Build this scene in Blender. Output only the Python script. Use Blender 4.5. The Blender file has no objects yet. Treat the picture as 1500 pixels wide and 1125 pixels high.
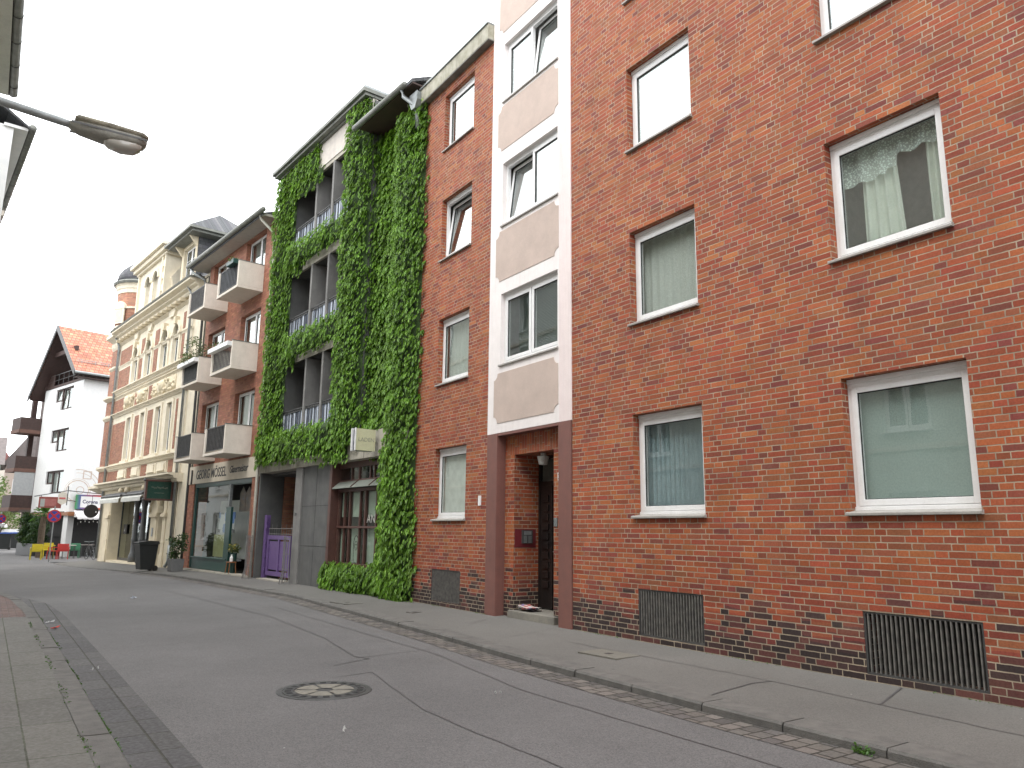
import bpy, bmesh, math, random
from mathutils import Vector, Matrix
PI = math.pi
random.seed(7)
sc = bpy.context.scene
col = sc.collection
rad = math.radians

# ------------------------------------------------------------------ helpers
class MB:
    """collects faces in facade coordinates (s along the wall, w out to the street, z up)"""
    def __init__(self):
        self.v = []; self.f = []; self.m = []
    def pt(self, s, w, z):
        self.v.append((-w, s, z)); return len(self.v) - 1
    def face(self, pts, mi=0):
        ids = [self.pt(*p) for p in pts]; self.f.append(ids); self.m.append(mi)
    def box(self, s0, s1, w0, w1, z0, z1, mi=0, skip=''):
        a = [self.pt(s, w, z) for z in (z0, z1) for w in (w0, w1) for s in (s0, s1)]
        F = {'b': (0, 1, 3, 2), 't': (4, 6, 7, 5), 'i': (0, 4, 5, 1), 'o': (2, 3, 7, 6), 'l': (0, 2, 6, 4), 'r': (1, 5, 7, 3)}
        for k, q in F.items():
            if k in skip: continue
            self.f.append([a[i] for i in q]); self.m.append(mi)
    def prism(self, prof, axis, a0, a1, mi=0):
        """closed profile extruded along an axis: 's' -> profile (w,z), 'w' -> (s,z), 'z' -> (s,w)"""
        def P(p, a):
            return {'s': (a, p[0], p[1]), 'w': (p[0], a, p[1]), 'z': (p[0], p[1], a)}[axis]
        n = len(prof)
        A = [self.pt(*P(p, a0)) for p in prof]; B = [self.pt(*P(p, a1)) for p in prof]
        self.f.append(A); self.f.append(B[::-1]); self.m += [mi, mi]
        for i in range(n):
            j = (i + 1) % n
            self.f.append([A[i], A[j], B[j], B[i]]); self.m.append(mi)
    def tube(self, pts, r, n=8, mi=0, cap=True):
        pts = [Vector(p) for p in pts]; rings = []
        for i, p in enumerate(pts):
            d = (pts[min(i + 1, len(pts) - 1)] - pts[max(i - 1, 0)]).normalized()
            up = Vector((0, 0, 1)) if abs(d.z) < .9 else Vector((1, 0, 0))
            a = d.cross(up).normalized(); b = d.cross(a)
            rr = r[i] if isinstance(r, (list, tuple)) else r
            rings.append([self.pt(*(p + a * math.cos(t * 2 * PI / n) * rr + b * math.sin(t * 2 * PI / n) * rr)) for t in range(n)])
        for A, B in zip(rings, rings[1:]):
            for i in range(n):
                j = (i + 1) % n
                self.f.append([A[i], A[j], B[j], B[i]]); self.m.append(mi)
        if cap:
            self.f.append(rings[0][::-1]); self.f.append(rings[-1]); self.m += [mi, mi]
    def lathe(self, c, prof, n=16, mi=0, a0=0, a1=2 * PI):
        """profile (radius, z) turned about the vertical through c=(s,w)"""
        full = abs(a1 - a0 - 2 * PI) < 1e-6
        k = n if full else n + 1
        rings = [[self.pt(c[0] + r * math.cos(a0 + (a1 - a0) * i / n), c[1] + r * math.sin(a0 + (a1 - a0) * i / n), z) for i in range(k)] for r, z in prof]
        for A, B in zip(rings, rings[1:]):
            for i in range(n):
                j = (i + 1) % k
                self.f.append([A[i], A[j], B[j], B[i]]); self.m.append(mi)
        if full:
            self.f.append(rings[0][::-1]); self.f.append(rings[-1]); self.m += [mi, mi]
    def wall(self, s0, s1, z0, z1, holes, w=0, d=.12, mi=0):
        """sheet in the plane w with rectangular holes (a,b,c,e[,depth]) that get reveals"""
        S = sorted({s0, s1} | {h[i] for h in holes for i in (0, 1) if s0 < h[i] < s1})
        Z = sorted({z0, z1} | {h[i] for h in holes for i in (2, 3) if z0 < h[i] < z1})
        for a, b in zip(S, S[1:]):
            for c, e in zip(Z, Z[1:]):
                ms, mz = (a + b) / 2, (c + e) / 2
                if any(h[0] < ms < h[1] and h[2] < mz < h[3] for h in holes): continue
                self.face([(b, w, c), (a, w, c), (a, w, e), (b, w, e)], mi)
        for h in holes:
            a, b, c, e = h[:4]; dd = h[4] if len(h) > 4 else d; q = w - dd
            self.face([(a, w, c), (a, q, c), (a, q, e), (a, w, e)], mi)
            self.face([(b, q, c), (b, w, c), (b, w, e), (b, q, e)], mi)
            self.face([(a, w, c), (b, w, c), (b, q, c), (a, q, c)], mi)
            self.face([(a, q, e), (b, q, e), (b, w, e), (a, w, e)], mi)
    def build(self, name, mats, parent=None, bevel=0, smooth=False):
        me = bpy.data.meshes.new(name); me.from_pydata(self.v, [], self.f)
        if not isinstance(mats, (list, tuple)): mats = [mats]
        for m in mats: me.materials.append(m)
        me.polygons.foreach_set('material_index', self.m)
        if smooth: me.polygons.foreach_set('use_smooth', [True] * len(self.f))
        me.update()
        o = bpy.data.objects.new(name, me); col.objects.link(o)
        if parent: o.parent = parent
        if bevel:
            b = o.modifiers.new('bevel', 'BEVEL'); b.width = bevel; b.segments = 2; b.limit_method = 'ANGLE'
        return o

class Frame:
    def __init__(self, x, y, phi): self.x, self.y, self.phi = x, y, rad(phi)
    def at(self, s, w, z=0):
        return (self.x - math.sin(self.phi) * s - math.cos(self.phi) * w, self.y + math.cos(self.phi) * s - math.sin(self.phi) * w, z)

def tag(o, label, cat, group=None, kind=None):
    o['label'] = label
    if kind: o['kind'] = kind
    else: o['category'] = cat
    if group: o['group'] = group
    return o
def struct(o, label=None):
    o['kind'] = 'structure'
    if label: o['label'] = label
    return o
def thing(name, label, cat, fr=None, loc=(0, 0, 0), rz=0, group=None):
    o = bpy.data.objects.new(name, None); col.objects.link(o); o.empty_display_size = .3
    if fr: o.location = (fr.x, fr.y, 0); o.rotation_euler = (0, 0, fr.phi)
    else: o.location = loc; o.rotation_euler = (0, 0, rz)
    return tag(o, label, cat, group)
def copy_tree(o, parent=None):
    kids = [c for c in bpy.data.objects if c.parent == o]
    c = o.copy(); col.objects.link(c); c.parent = parent
    for k in kids: copy_tree(k, c)
    return c

# ------------------------------------------------------------------ materials
def nt(name):
    m = bpy.data.materials.new(name); m.use_nodes = True; t = m.node_tree; t.nodes.clear()
    out = t.nodes.new('ShaderNodeOutputMaterial'); return m, t, out
def N(t, typ, **kw):
    n = t.nodes.new(typ)
    for k, v in kw.items():
        if k.startswith('_'): n.inputs[int(k[1:])].default_value = v
        elif k in n.inputs: n.inputs[k].default_value = v
        else: setattr(n, k, v)
    return n
def L(t, a, b): t.links.new(a, b)
def math_(t, op, a, b=None, c=None):
    n = t.nodes.new('ShaderNodeMath'); n.operation = op
    for i, x in enumerate((a, b, c)):
        if x is None: continue
        if isinstance(x, (int, float)): n.inputs[i].default_value = x
        else: L(t, x, n.inputs[i])
    return n.outputs[0]
def mixc(t, f, a, b, mode='MIX'):
    n = t.nodes.new('ShaderNodeMix'); n.data_type = 'RGBA'; n.blend_type = mode
    for i, x in ((0, f), (6, a), (7, b)):
        if isinstance(x, (int, float)): n.inputs[i].default_value = x
        elif isinstance(x, tuple): n.inputs[i].default_value = (*x[:3], 1)
        else: L(t, x, n.inputs[i])
    return n.outputs[2]
def ramp(t, f, stops, interp='LINEAR'):
    n = t.nodes.new('ShaderNodeValToRGB'); L(t, f, n.inputs[0]); n.color_ramp.interpolation = interp
    e = n.color_ramp.elements
    while len(e) < len(stops): e.new(.5)
    for i, (p, c) in enumerate(stops):
        e[i].position = p; e[i].color = (*c[:3], 1) if isinstance(c, tuple) else (c, c, c, 1)
    return n.outputs[0]
def noise(t, co, scale, detail=4, rough=.55, d=0):
    n = N(t, 'ShaderNodeTexNoise', Scale=scale, Detail=detail, Roughness=rough, Distortion=d); L(t, co, n.inputs['Vector']); return n.outputs[0]
def mapped(t, co, sc_=(1, 1, 1), loc=(0, 0, 0)):
    n = N(t, 'ShaderNodeMapping'); n.inputs['Scale'].default_value = sc_; n.inputs['Location'].default_value = loc; L(t, co, n.inputs[0]); return n.outputs[0]

def M(name, c1, c2=None, scale=6, rough=.7, bump=.15, bscale=60, metal=0, stain=0, spec=.5, coat=0, streak=0):
    """general weathered surface: two tones, fine grain, optional dirt blotches and rain streaks"""
    m, t, out = nt(name); co = N(t, 'ShaderNodeTexCoord').outputs['Object']
    c2 = c2 or tuple(x * .82 for x in c1)
    f = ramp(t, noise(t, co, scale, 6, .6), [(.35, 0.), (.65, 1.)])
    c = mixc(t, f, c1, c2)
    g = noise(t, co, bscale, 3)
    c = mixc(t, .35, c, ramp(t, g, [(.3, .35), (.7, .65)]), 'OVERLAY')
    if stain:
        s = ramp(t, noise(t, mapped(t, co, loc=(3, 5, 1)), 1.3, 7, .68), [(.48, 0.), (.72, 1.)])
        c = mixc(t, math_(t, 'MULTIPLY', s, stain), c, tuple(x * .45 for x in c1))
    if streak:
        s = ramp(t, noise(t, mapped(t, co, (7, 7, .5)), 1.6, 5, .6), [(.5, 0.), (.75, 1.)])
        c = mixc(t, math_(t, 'MULTIPLY', s, streak), c, tuple(x * .4 for x in c1))
    p = N(t, 'ShaderNodeBsdfPrincipled', Roughness=rough, Metallic=metal); p.inputs['Specular IOR Level'].default_value = spec
    p.inputs['Coat Weight'].default_value = coat
    L(t, c, p.inputs['Base Color'])
    L(t, ramp(t, g, [(.2, max(0, rough - .12)), (.8, min(1, rough + .12))]), p.inputs['Roughness'])
    if bump:
        b = N(t, 'ShaderNodeBump', Strength=bump, Distance=.01); L(t, g, b.inputs['Height']); L(t, b.outputs[0], p.inputs['Normal'])
    L(t, p.outputs[0], out.inputs[0]); return m

def brick(name, cols, mortar, bl=.25, bh=.0833, mj=.011, flem=False, slope=False, stag=True, jit=.34, soldier=False, dark_to=0.0, simple=False, bump=.5, tint=.35, floor_=False):
    """mixed bond brickwork: two stretchers and a header per course, courses shifted at random"""
    m, t, out = nt(name)
    tc = N(t, 'ShaderNodeTexCoord'); co = tc.outputs['Object']
    sep = N(t, 'ShaderNodeSeparateXYZ'); L(t, co, sep.inputs[0]); X, Y, Z = sep.outputs
    nrm = N(t, 'ShaderNodeSeparateXYZ'); L(t, tc.outputs['Normal'], nrm.inputs[0])
    ay = math_(t, 'ABSOLUTE', nrm.outputs[1]); az = math_(t, 'ABSOLUTE', nrm.outputs[2])
    isy = math_(t, 'GREATER_THAN', ay, .6); isz = math_(t, 'GREATER_THAN', az, .6)
    def sel(f, a, b):
        n = t.nodes.new('ShaderNodeMix'); L(t, f, n.inputs[0]); L(t, a, n.inputs[2]); L(t, b, n.inputs[3]); return n.outputs[0]
    u = sel(isy, Y, X); v = sel(isz, Z, X)
    if floor_: u, v = X, Y
    if slope: u, v = X, Z
    wob = noise(t, co, 14, 2); wob2 = noise(t, mapped(t, co, loc=(9, 3, 7)), 17, 2)
    u = math_(t, 'ADD', u, math_(t, 'MULTIPLY', math_(t, 'SUBTRACT', wob, .5), .012))
    v = math_(t, 'ADD', v, math_(t, 'MULTIPLY', math_(t, 'SUBTRACT', wob2, .5), .008))
    if soldier: u, v = v, u
    row = math_(t, 'FLOOR', math_(t, 'DIVIDE', v, bh))
    wn = N(t, 'ShaderNodeTexWhiteNoise', noise_dimensions='1D'); L(t, row, wn.inputs['W'])
    per = bl * (1.5 if flem else 2.5) if not simple else bl
    if simple: off = math_(t, 'MULTIPLY', math_(t, 'MODULO', math_(t, 'ABSOLUTE', row), 2.), bl / 2 if stag else 0.)
    elif flem:
        off = math_(t, 'MULTIPLY', math_(t, 'MODULO', math_(t, 'ABSOLUTE', row), 2.), bl * .27)
        rare = math_(t, 'MULTIPLY', math_(t, 'GREATER_THAN', wn.outputs[0], .72), bl * .5)
        off = math_(t, 'ADD', math_(t, 'ADD', off, rare), math_(t, 'MULTIPLY', math_(t, 'FLOOR', math_(t, 'DIVIDE', row, 7.)), bl * .37))
    else: off = math_(t, 'MULTIPLY', math_(t, 'FLOOR', math_(t, 'MULTIPLY', wn.outputs[0], 9.99)), bl / 4)
    q = math_(t, 'DIVIDE', math_(t, 'ADD', math_(t, 'ADD', u, off), 100 * per), per)
    cell = math_(t, 'FLOOR', q); tt = math_(t, 'MULTIPLY', math_(t, 'FRACT', q), per)
    if simple: k = math_(t, 'MULTIPLY', tt, 0.); loc_ = tt; wid = math_(t, 'ADD', math_(t, 'MULTIPLY', tt, 0.), bl)
    else:
        hd = math_(t, 'GREATER_THAN', tt, (1 if flem else 2) * bl)
        k = math_(t, 'FLOOR', math_(t, 'DIVIDE', tt, bl))
        loc_ = math_(t, 'SUBTRACT', tt, math_(t, 'MULTIPLY', k, bl))
        wid = math_(t, 'SUBTRACT', bl, math_(t, 'MULTIPLY', hd, bl / 2))
    eu = math_(t, 'MINIMUM', loc_, math_(t, 'SUBTRACT', wid, loc_))
    lv = math_(t, 'MULTIPLY', math_(t, 'FRACT', math_(t, 'DIVIDE', v, bh)), bh)
    ev = math_(t, 'MINIMUM', lv, math_(t, 'SUBTRACT', bh, lv))
    e = math_(t, 'MINIMUM', eu, ev)
    e = math_(t, 'ADD', e, math_(t, 'MULTIPLY', math_(t, 'SUBTRACT', noise(t, co, 90, 2), .5), .004))
    face = ramp(t, math_(t, 'DIVIDE', e, mj), [(.42, 0.), (.62, 1.)])
    cv = N(t, 'ShaderNodeCombineXYZ'); L(t, math_(t, 'ADD', math_(t, 'MULTIPLY', cell, 3.), k), cv.inputs[0]); L(t, row, cv.inputs[1])
    w2 = N(t, 'ShaderNodeTexWhiteNoise', noise_dimensions='3D'); L(t, cv.outputs[0], w2.inputs[0])
    val = math_(t, 'MULTIPLY', w2.outputs[0], 1.)
    if dark_to:
        zz = math_(t, 'ADD', Z, math_(t, 'MULTIPLY', math_(t, 'SUBTRACT', noise(t, co, .8, 3), .5), .22))
        dk = ramp(t, math_(t, 'DIVIDE', zz, 3.), [(.12, 1.), (.20, .62), (dark_to / 3, 0.)])
        val = math_(t, 'ADD', math_(t, 'MULTIPLY', val, math_(t, 'SUBTRACT', .765, math_(t, 'MULTIPLY', dk, .45))), math_(t, 'MULTIPLY', dk, .80))
    n = len(cols); c = ramp(t, val, [(i / n, cc) for i, cc in enumerate(cols)], 'CONSTANT')
    c = mixc(t, .55, c, ramp(t, w2.outputs[0], [(0, cols[1]), (1, cols[min(4, n - 1)])]))if False else c
    hs = N(t, 'ShaderNodeHueSaturation'); sv = N(t, 'ShaderNodeSeparateColor'); L(t, w2.outputs[1], sv.inputs[0])
    L(t, math_(t, 'ADD', math_(t, 'MULTIPLY', sv.outputs[2], jit), .97 - jit / 2), hs.inputs['Value'])
    L(t, math_(t, 'ADD', math_(t, 'MULTIPLY', sv.outputs[1], .014), .495), hs.inputs['Hue']); L(t, c, hs.inputs['Color'])
    c = mixc(t, .5, hs.outputs[0], ramp(t, noise(t, co, 45, 4, .65), [(.3, .3), (.7, .66)]), 'OVERLAY')
    big = ramp(t, noise(t, mapped(t, co, (1, 1, .6)), .55, 6, .6), [(.35, .36), (.65, .6)])
    c = mixc(t, tint, c, big, 'OVERLAY')
    if dark_to:
        stk = ramp(t, noise(t, mapped(t, co, (2.6, 2.6, .22)), 1.4, 6, .62), [(.4, .5), (.72, .32)]); c = mixc(t, .45, c, stk, 'OVERLAY')
        efl = ramp(t, noise(t, mapped(t, co, (1, 1, 2.2), (7, 2, 4)), 1.1, 7, .7), [(.60, 0.), (.80, .22)]); c = mixc(t, efl, c, (.42, .33, .27))
    mo = mixc(t, ramp(t, noise(t, co, 3, 5), [(.35, 0.), (.65, 1.)]), mortar, tuple(x * .55 for x in mortar))
    c = mixc(t, face, mo, c)
    p = N(t, 'ShaderNodeBsdfPrincipled', Roughness=.8); p.inputs['Specular IOR Level'].default_value = .35
    L(t, c, p.inputs['Base Color'])
    L(t, ramp(t, noise(t, co, 30, 3), [(.3, .6), (.7, .9)]), p.inputs['Roughness'])
    h = math_(t, 'ADD', face, math_(t, 'MULTIPLY', noise(t, co, 120, 3), .25))
    h = math_(t, 'ADD', h, math_(t, 'MULTIPLY', sv.outputs[0], .3))
    b = N(t, 'ShaderNodeBump', Strength=bump, Distance=.008); L(t, h, b.inputs['Height']); L(t, b.outputs[0], p.inputs['Normal'])
    L(t, p.outputs[0], out.inputs[0]); return m

def glass(name, f0=.13, tintc=(.84, .89, .87), wav=.05):
    m, t, out = nt(name); co = N(t, 'ShaderNodeTexCoord').outputs['Object']
    b = N(t, 'ShaderNodeBump', Strength=wav, Distance=.02); L(t, noise(t, co, 1.6, 2), b.inputs['Height'])
    ge = N(t, 'ShaderNodeNewGeometry'); d = N(t, 'ShaderNodeVectorMath', operation='DOT_PRODUCT'); L(t, ge.outputs['Incoming'], d.inputs[0]); L(t, ge.outputs['Normal'], d.inputs[1])
    c = math_(t, 'SUBTRACT', 1., math_(t, 'ABSOLUTE', d.outputs['Value']))
    fr = math_(t, 'ADD', math_(t, 'MULTIPLY', math_(t, 'POWER', c, 5.), 1 - f0), f0)
    g = N(t, 'ShaderNodeBsdfGlossy', Roughness=.015); g.inputs[0].default_value = (.95, 1, .98, 1); L(t, b.outputs[0], g.inputs['Normal'])
    tr = N(t, 'ShaderNodeBsdfTransparent'); tr.inputs[0].default_value = (*tintc, 1)
    mx = N(t, 'ShaderNodeMixShader'); L(t, fr, mx.inputs[0]); L(t, tr.outputs[0], mx.inputs[1]); L(t, g.outputs[0], mx.inputs[2])
    L(t, mx.outputs[0], out.inputs[0]); return m

def leafmat(name, cols, trans=.3, rough=.45):
    m, t, out = nt(name)
    gi = N(t, 'ShaderNodeNewGeometry'); c = ramp(t, gi.outputs['Random Per Island'], [(i / (len(cols) - 1), k) for i, k in enumerate(cols)])
    co = N(t, 'ShaderNodeTexCoord').outputs['Object']
    c = mixc(t, .7, c, ramp(t, noise(t, co, 1.3, 6, .65), [(.35, .28), (.65, .66)]), 'OVERLAY')
    p = N(t, 'ShaderNodeBsdfPrincipled', Roughness=rough); L(t, c, p.inputs['Base Color']); p.inputs['Specular IOR Level'].default_value = .4
    tr = N(t, 'ShaderNodeBsdfTranslucent'); L(t, mixc(t, .5, c, (.25, .4, .03)), tr.inputs[0])
    mx = N(t, 'ShaderNodeMixShader', _0=trans); L(t, p.outputs[0], mx.inputs[1]); L(t, tr.outputs[0], mx.inputs[2])
    L(t, mx.outputs[0], out.inputs[0]); return m

def lace(name, c=(.75, .8, .76), hole=.5, scale=30):
    m, t, out = nt(name); co = N(t, 'ShaderNodeTexCoord').outputs['Object']
    v = N(t, 'ShaderNodeTexVoronoi', Scale=scale); L(t, co, v.inputs[0])
    f = ramp(t, v.outputs[0], [(.3, 0.), (.5, 1.)])
    d = N(t, 'ShaderNodeBsdfDiffuse'); d.inputs[0].default_value = (*c, 1)
    tl = N(t, 'ShaderNodeBsdfTranslucent'); tl.inputs[0].default_value = (*c, 1)
    a = N(t, 'ShaderNodeAddShader'); L(t, d.outputs[0], a.inputs[0]); L(t, tl.outputs[0], a.inputs[1])
    tr = N(t, 'ShaderNodeBsdfTransparent'); mx = N(t, 'ShaderNodeMixShader')
    L(t, math_(t, 'MULTIPLY', f, hole), mx.inputs[0]); L(t, d.outputs[0], mx.inputs[1]); L(t, tr.outputs[0], mx.inputs[2])
    L(t, mx.outputs[0], out.inputs[0]); return m

RB = [(.38, .115, .044), (.36, .094, .037), (.34, .083, .034), (.35, .090, .035), (.32, .074, .033), (.30, .068, .033), (.34, .083, .038), (.29, .066, .035), (.30, .092, .046), (.25, .062, .038), (.21, .054, .040), (.12, .044, .038), (.062, .034, .032), (.040, .027, .026)]
m_brick = brick('red brick', RB, (.40, .33, .24), bl=.25, bh=.068, mj=.0105, flem=True, dark_to=1.15, tint=.3)
m_soldier = brick('soldier course brick', RB[:9], (.34, .27, .2), soldier=True, bh=.075, mj=.009)
m_brick2 = brick('smooth red brown brick', [(.33, .135, .085), (.29, .115, .075), (.31, .125, .08), (.27, .105, .07), (.35, .15, .095)], (.26, .14, .10), tint=.2, bump=.3)
m_brick3 = brick('old orange brick', [(.34, .15, .095), (.31, .135, .085), (.33, .155, .10), (.28, .125, .085)], (.30, .20, .14), bl=.24, bh=.075, simple=True, tint=.2, bump=.3)
m_white = M('white window plastic', (.80, .80, .80), (.76, .76, .75), rough=.35, bump=.02, stain=.06)
m_whitepaint = M('white painted render', (.80, .80, .79), (.74, .75, .75), rough=.8, bump=.2, stain=.08, streak=.05)
m_pinkwhite = M('pinkish white paint', (.82, .77, .75), (.78, .73, .71), rough=.75, bump=.2, streak=.12, stain=.08)
m_pinkstrip = M('rosy white paint', (.78, .68, .66), (.74, .64, .62), rough=.75, bump=.2, streak=.15)
m_render = M('brownish pebble render', (.57, .46, .40), (.52, .42, .365), scale=3, rough=.95, bump=.9, bscale=140, stain=.2)
m_rust = M('oxide red painted pillar', (.20, .085, .068), (.175, .078, .064), rough=.6, bump=.15, stain=.25, streak=.15)
m_sill = M('grey window sill', (.36, .34, .31), (.28, .27, .25), rough=.5, bump=.1, stain=.3)
m_iron = M('dark grey iron', (.10, .10, .10), (.07, .07, .07), rough=.5, bump=.2, metal=.4)
m_bar = M('worn grating bars', (.22, .21, .19), (.12, .115, .11), scale=15, rough=.55, bump=.2, metal=.3)
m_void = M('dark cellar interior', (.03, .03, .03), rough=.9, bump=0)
m_room = M('room plaster', (.45, .43, .40), rough=.9, bump=0)
m_darkroom = M('dark room', (.12, .11, .10), rough=.9, bump=0)
m_conc = M('pale concrete', (.44, .41, .34), (.36, .34, .29), scale=3, rough=.9, bump=.3, stain=.3, streak=.3)
m_concd = M('dark concrete', (.115, .115, .11), (.085, .085, .085), scale=2.5, rough=.75, bump=.25, stain=.25, streak=.3)
m_concm = M('mid grey concrete fin', (.21, .205, .195), (.16, .155, .15), scale=2.5, rough=.8, bump=.25, stain=.3, streak=.3)
m_panel = M('weathered light panel', (.58, .53, .47), (.50, .46, .42), rough=.85, bump=.2, streak=.3, stain=.15)
m_cream = M('cream balcony render', (.70, .64, .56), (.64, .585, .51), rough=.85, bump=.2, streak=.1, stain=.1)
m_fascia = M('cream shop fascia', (.62, .56, .46), (.56, .50, .41), rough=.85, bump=.2, streak=.12, stain=.12)
m_soffit = M('soffit boards', (.40, .37, .33), (.34, .32, .29), rough=.8, bump=.1)
m_stone = M('cream stone', (.76, .69, .55), (.70, .63, .50), scale=4, rough=.85, bump=.35, stain=.25, streak=.2)
m_stoneo = M('ochre stone', (.68, .60, .44), (.62, .54, .40), scale=4, rough=.85, bump=.35, stain=.25)
m_zinc = M('zinc sheet', (.33, .35, .35), (.24, .26, .26), rough=.45, bump=.1, metal=.5, stain=.3)
m_gutter = M('gutter grey green', (.20, .205, .18), (.13, .135, .12), rough=.55, bump=.1, stain=.3)
m_eave = M('lichened eave concrete', (.42, .40, .33), (.28, .27, .20), scale=5, rough=.9, bump=.4, streak=.55, stain=.4)
m_slate = brick('slate roofing', [(.10, .105, .11), (.08, .085, .09), (.12, .12, .125), (.09, .09, .1)], (.03, .03, .03), bl=.22, bh=.16, mj=.008, simple=True, bump=.5)
m_pipe = M('cream painted pipe', (.60, .58, .50), (.5, .48, .42), rough=.5, bump=.05, stain=.2)
m_greenp = M('dark green shop paint', (.018, .060, .050), (.014, .050, .042), rough=.4, bump=.05)
m_purple = M('purple painted steel', (.135, .078, .225), (.12, .068, .20), rough=.45, bump=.08, stain=.15)
m_wood = M('dark red brown wood', (.10, .045, .035), (.075, .035, .028), rough=.45, bump=.1)
m_orangewood = M('orange brown timber', (.30, .12, .045), (.22, .09, .035), rough=.55, bump=.1)
m_brownwood = M('dark brown boards', (.062, .034, .029), (.045, .026, .022), rough=.7, bump=.3, streak=.2)
m_black = M('black lacquer door', (.012, .010, .010), (.018, .014, .013), rough=.35, bump=.05)
m_farplain = M('weathered far roof', (.16, .135, .13), (.12, .105, .10), scale=3, rough=.9)
m_bluestrip = M('grey blue cloth strip', (.10, .12, .16), (.075, .09, .12), rough=.8, bump=.1)
m_whitestrip = M('pale cloth strip', (.50, .55, .62), (.42, .47, .55), rough=.8, bump=.1)
m_glass = glass('window glass')
m_glassd = glass('shop glass', .12, (.74, .80, .76))
m_glassm = glass('mirroring glass', .22)
m_glassb = glass('bright reflecting glass', .38, (.75, .8, .8), .03)
m_blindg = M('pale green roller blind', (.36, .43, .41), (.33, .40, .38), scale=1, rough=.9, bump=.05)
m_net = lace('net curtain', (.62, .64, .60), .35, 90)
m_lace = lace('lace valance', (.72, .80, .76), .55, 45)
m_curt = M('pale curtain cloth', (.62, .66, .58), (.55, .60, .53), rough=.9, bump=.1)
m_blindw = M('white blind', (.74, .74, .70), rough=.9, bump=.05)
m_blindb = M('blue grey vertical blind', (.33, .42, .46), (.28, .36, .40), rough=.9, bump=.05)
m_steel = M('brushed steel', (.55, .54, .50), rough=.35, bump=.05, metal=.9)
m_leaf = leafmat('creeper leaves', [(.055, .135, .010), (.115, .25, .018), (.17, .35, .026), (.085, .195, .014), (.24, .42, .04)], .26)
m_leafy = leafmat('young yellow green leaves', [(.16, .30, .03), (.22, .36, .05), (.12, .25, .03)], .3)
m_leafd = leafmat('dark hedge leaves', [(.012, .035, .012), (.022, .055, .017), (.03, .075, .02)], .15)
m_leafo = leafmat('olive shrub leaves', [(.06, .085, .03), (.09, .12, .05), (.11, .10, .05)], .2)
m_leaft = leafmat('tree leaves', [(.05, .09, .025), (.08, .14, .035), (.11, .17, .05)], .3)
m_underlay = M('dark green leaf underlay', (.045, .085, .020), (.028, .055, .014), scale=9, rough=.9, bump=.6, bscale=30)
m_bark = M('bark', (.12, .09, .06), (.07, .05, .035), rough=.95, bump=.8, bscale=25)
m_text = M('black lettering', (.015, .013, .012), rough=.5, bump=0)
m_textg = M('grey lettering', (.30, .29, .24), rough=.5, bump=0)

def asphalt(name, base, specks=.5, blotch=.35):
    m, t, out = nt(name); co = N(t, 'ShaderNodeTexCoord').outputs['Object']
    v = N(t, 'ShaderNodeTexVoronoi', Scale=110.); L(t, co, v.inputs[0]); sp = N(t, 'ShaderNodeSeparateColor'); L(t, v.outputs[1], sp.inputs[0])
    c = mixc(t, ramp(t, noise(t, co, .35, 6, .62), [(.35, 0.), (.65, 1.)]), base, tuple(x * .80 for x in base))
    c = mixc(t, ramp(t, noise(t, mapped(t, co, loc=(4, 8, 0)), 2.2, 6, .7), [(.5, 0.), (.8, blotch)]), c, tuple(x * .6 for x in base))
    c = mixc(t, specks, c, ramp(t, sp.outputs[0], [(0, .25), (.5, .5), (1, .8)]), 'OVERLAY')
    # rare gum spots
    v2 = N(t, 'ShaderNodeTexVoronoi', Scale=1.6); L(t, co, v2.inputs[0])
    c = mixc(t, ramp(t, v2.outputs[0], [(.02, .8), (.035, 0.)]), c, tuple(x * .45 for x in base))
    v3 = N(t, 'ShaderNodeTexVoronoi', Scale=2.3); L(t, mapped(t, co, loc=(3, 1, 0)), v3.inputs[0])
    c = mixc(t, ramp(t, v3.outputs[0], [(.012, .8), (.02, 0.)]), c, (.5, .5, .48))
    p = N(t, 'ShaderNodeBsdfPrincipled', Roughness=.85); L(t, c, p.inputs['Base Color']); p.inputs['Specular IOR Level'].default_value = .35
    h = math_(t, 'ADD', v.outputs[0], math_(t, 'MULTIPLY', noise(t, co, 9, 4), 1.2))
    b = N(t, 'ShaderNodeBump', Strength=.35, Distance=.006); L(t, h, b.inputs['Height']); L(t, b.outputs[0], p.inputs['Normal'])
    L(t, p.outputs[0], out.inputs[0]); return m
m_road = asphalt('road asphalt', (.152, .147, .145))
m_walk = asphalt('mastic asphalt pavement', (.150, .144, .133), .3, .25)
m_seam = M('bitumen seam', (.090, .086, .086), rough=.6, bump=.1)
m_kerb = M('granite kerb', (.155, .148, .135), (.11, .105, .098), scale=8, rough=.85, bump=.8, bscale=90, stain=.4)
m_setts = brick('grey setts', [(.15, .135, .12), (.125, .115, .105), (.17, .15, .135), (.11, .10, .095)], (.055, .05, .042), bl=.17, bh=.155, mj=.016, simple=True, floor_=True, bump=.9)
m_settd = brick('dark basalt setts', [(.085, .081, .081), (.078, .075, .076), (.092, .088, .086), (.082, .079, .08)], (.062, .062, .045), bl=.24, bh=.52, mj=.014, simple=True, stag=False, jit=.2, floor_=True, bump=.9)
m_slab = brick('pavement slabs', [(.132, .126, .110), (.128, .122, .108), (.135, .129, .113), (.125, .12, .106)], (.075, .08, .05), bl=.39, bh=1.02, mj=.012, simple=True, stag=False, jit=.1, floor_=True, bump=.4, tint=.5)
m_redpave = brick('red clinker paving', [(.15, .085, .07), (.13, .075, .065), (.16, .095, .08), (.12, .08, .07)], (.06, .055, .045), bl=.20, bh=.10, mj=.01, simple=True, floor_=True, bump=.5)
m_grass = leafmat('weeds', [(.04, .10, .02), (.07, .16, .03), (.05, .12, .03)], .2)

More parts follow.
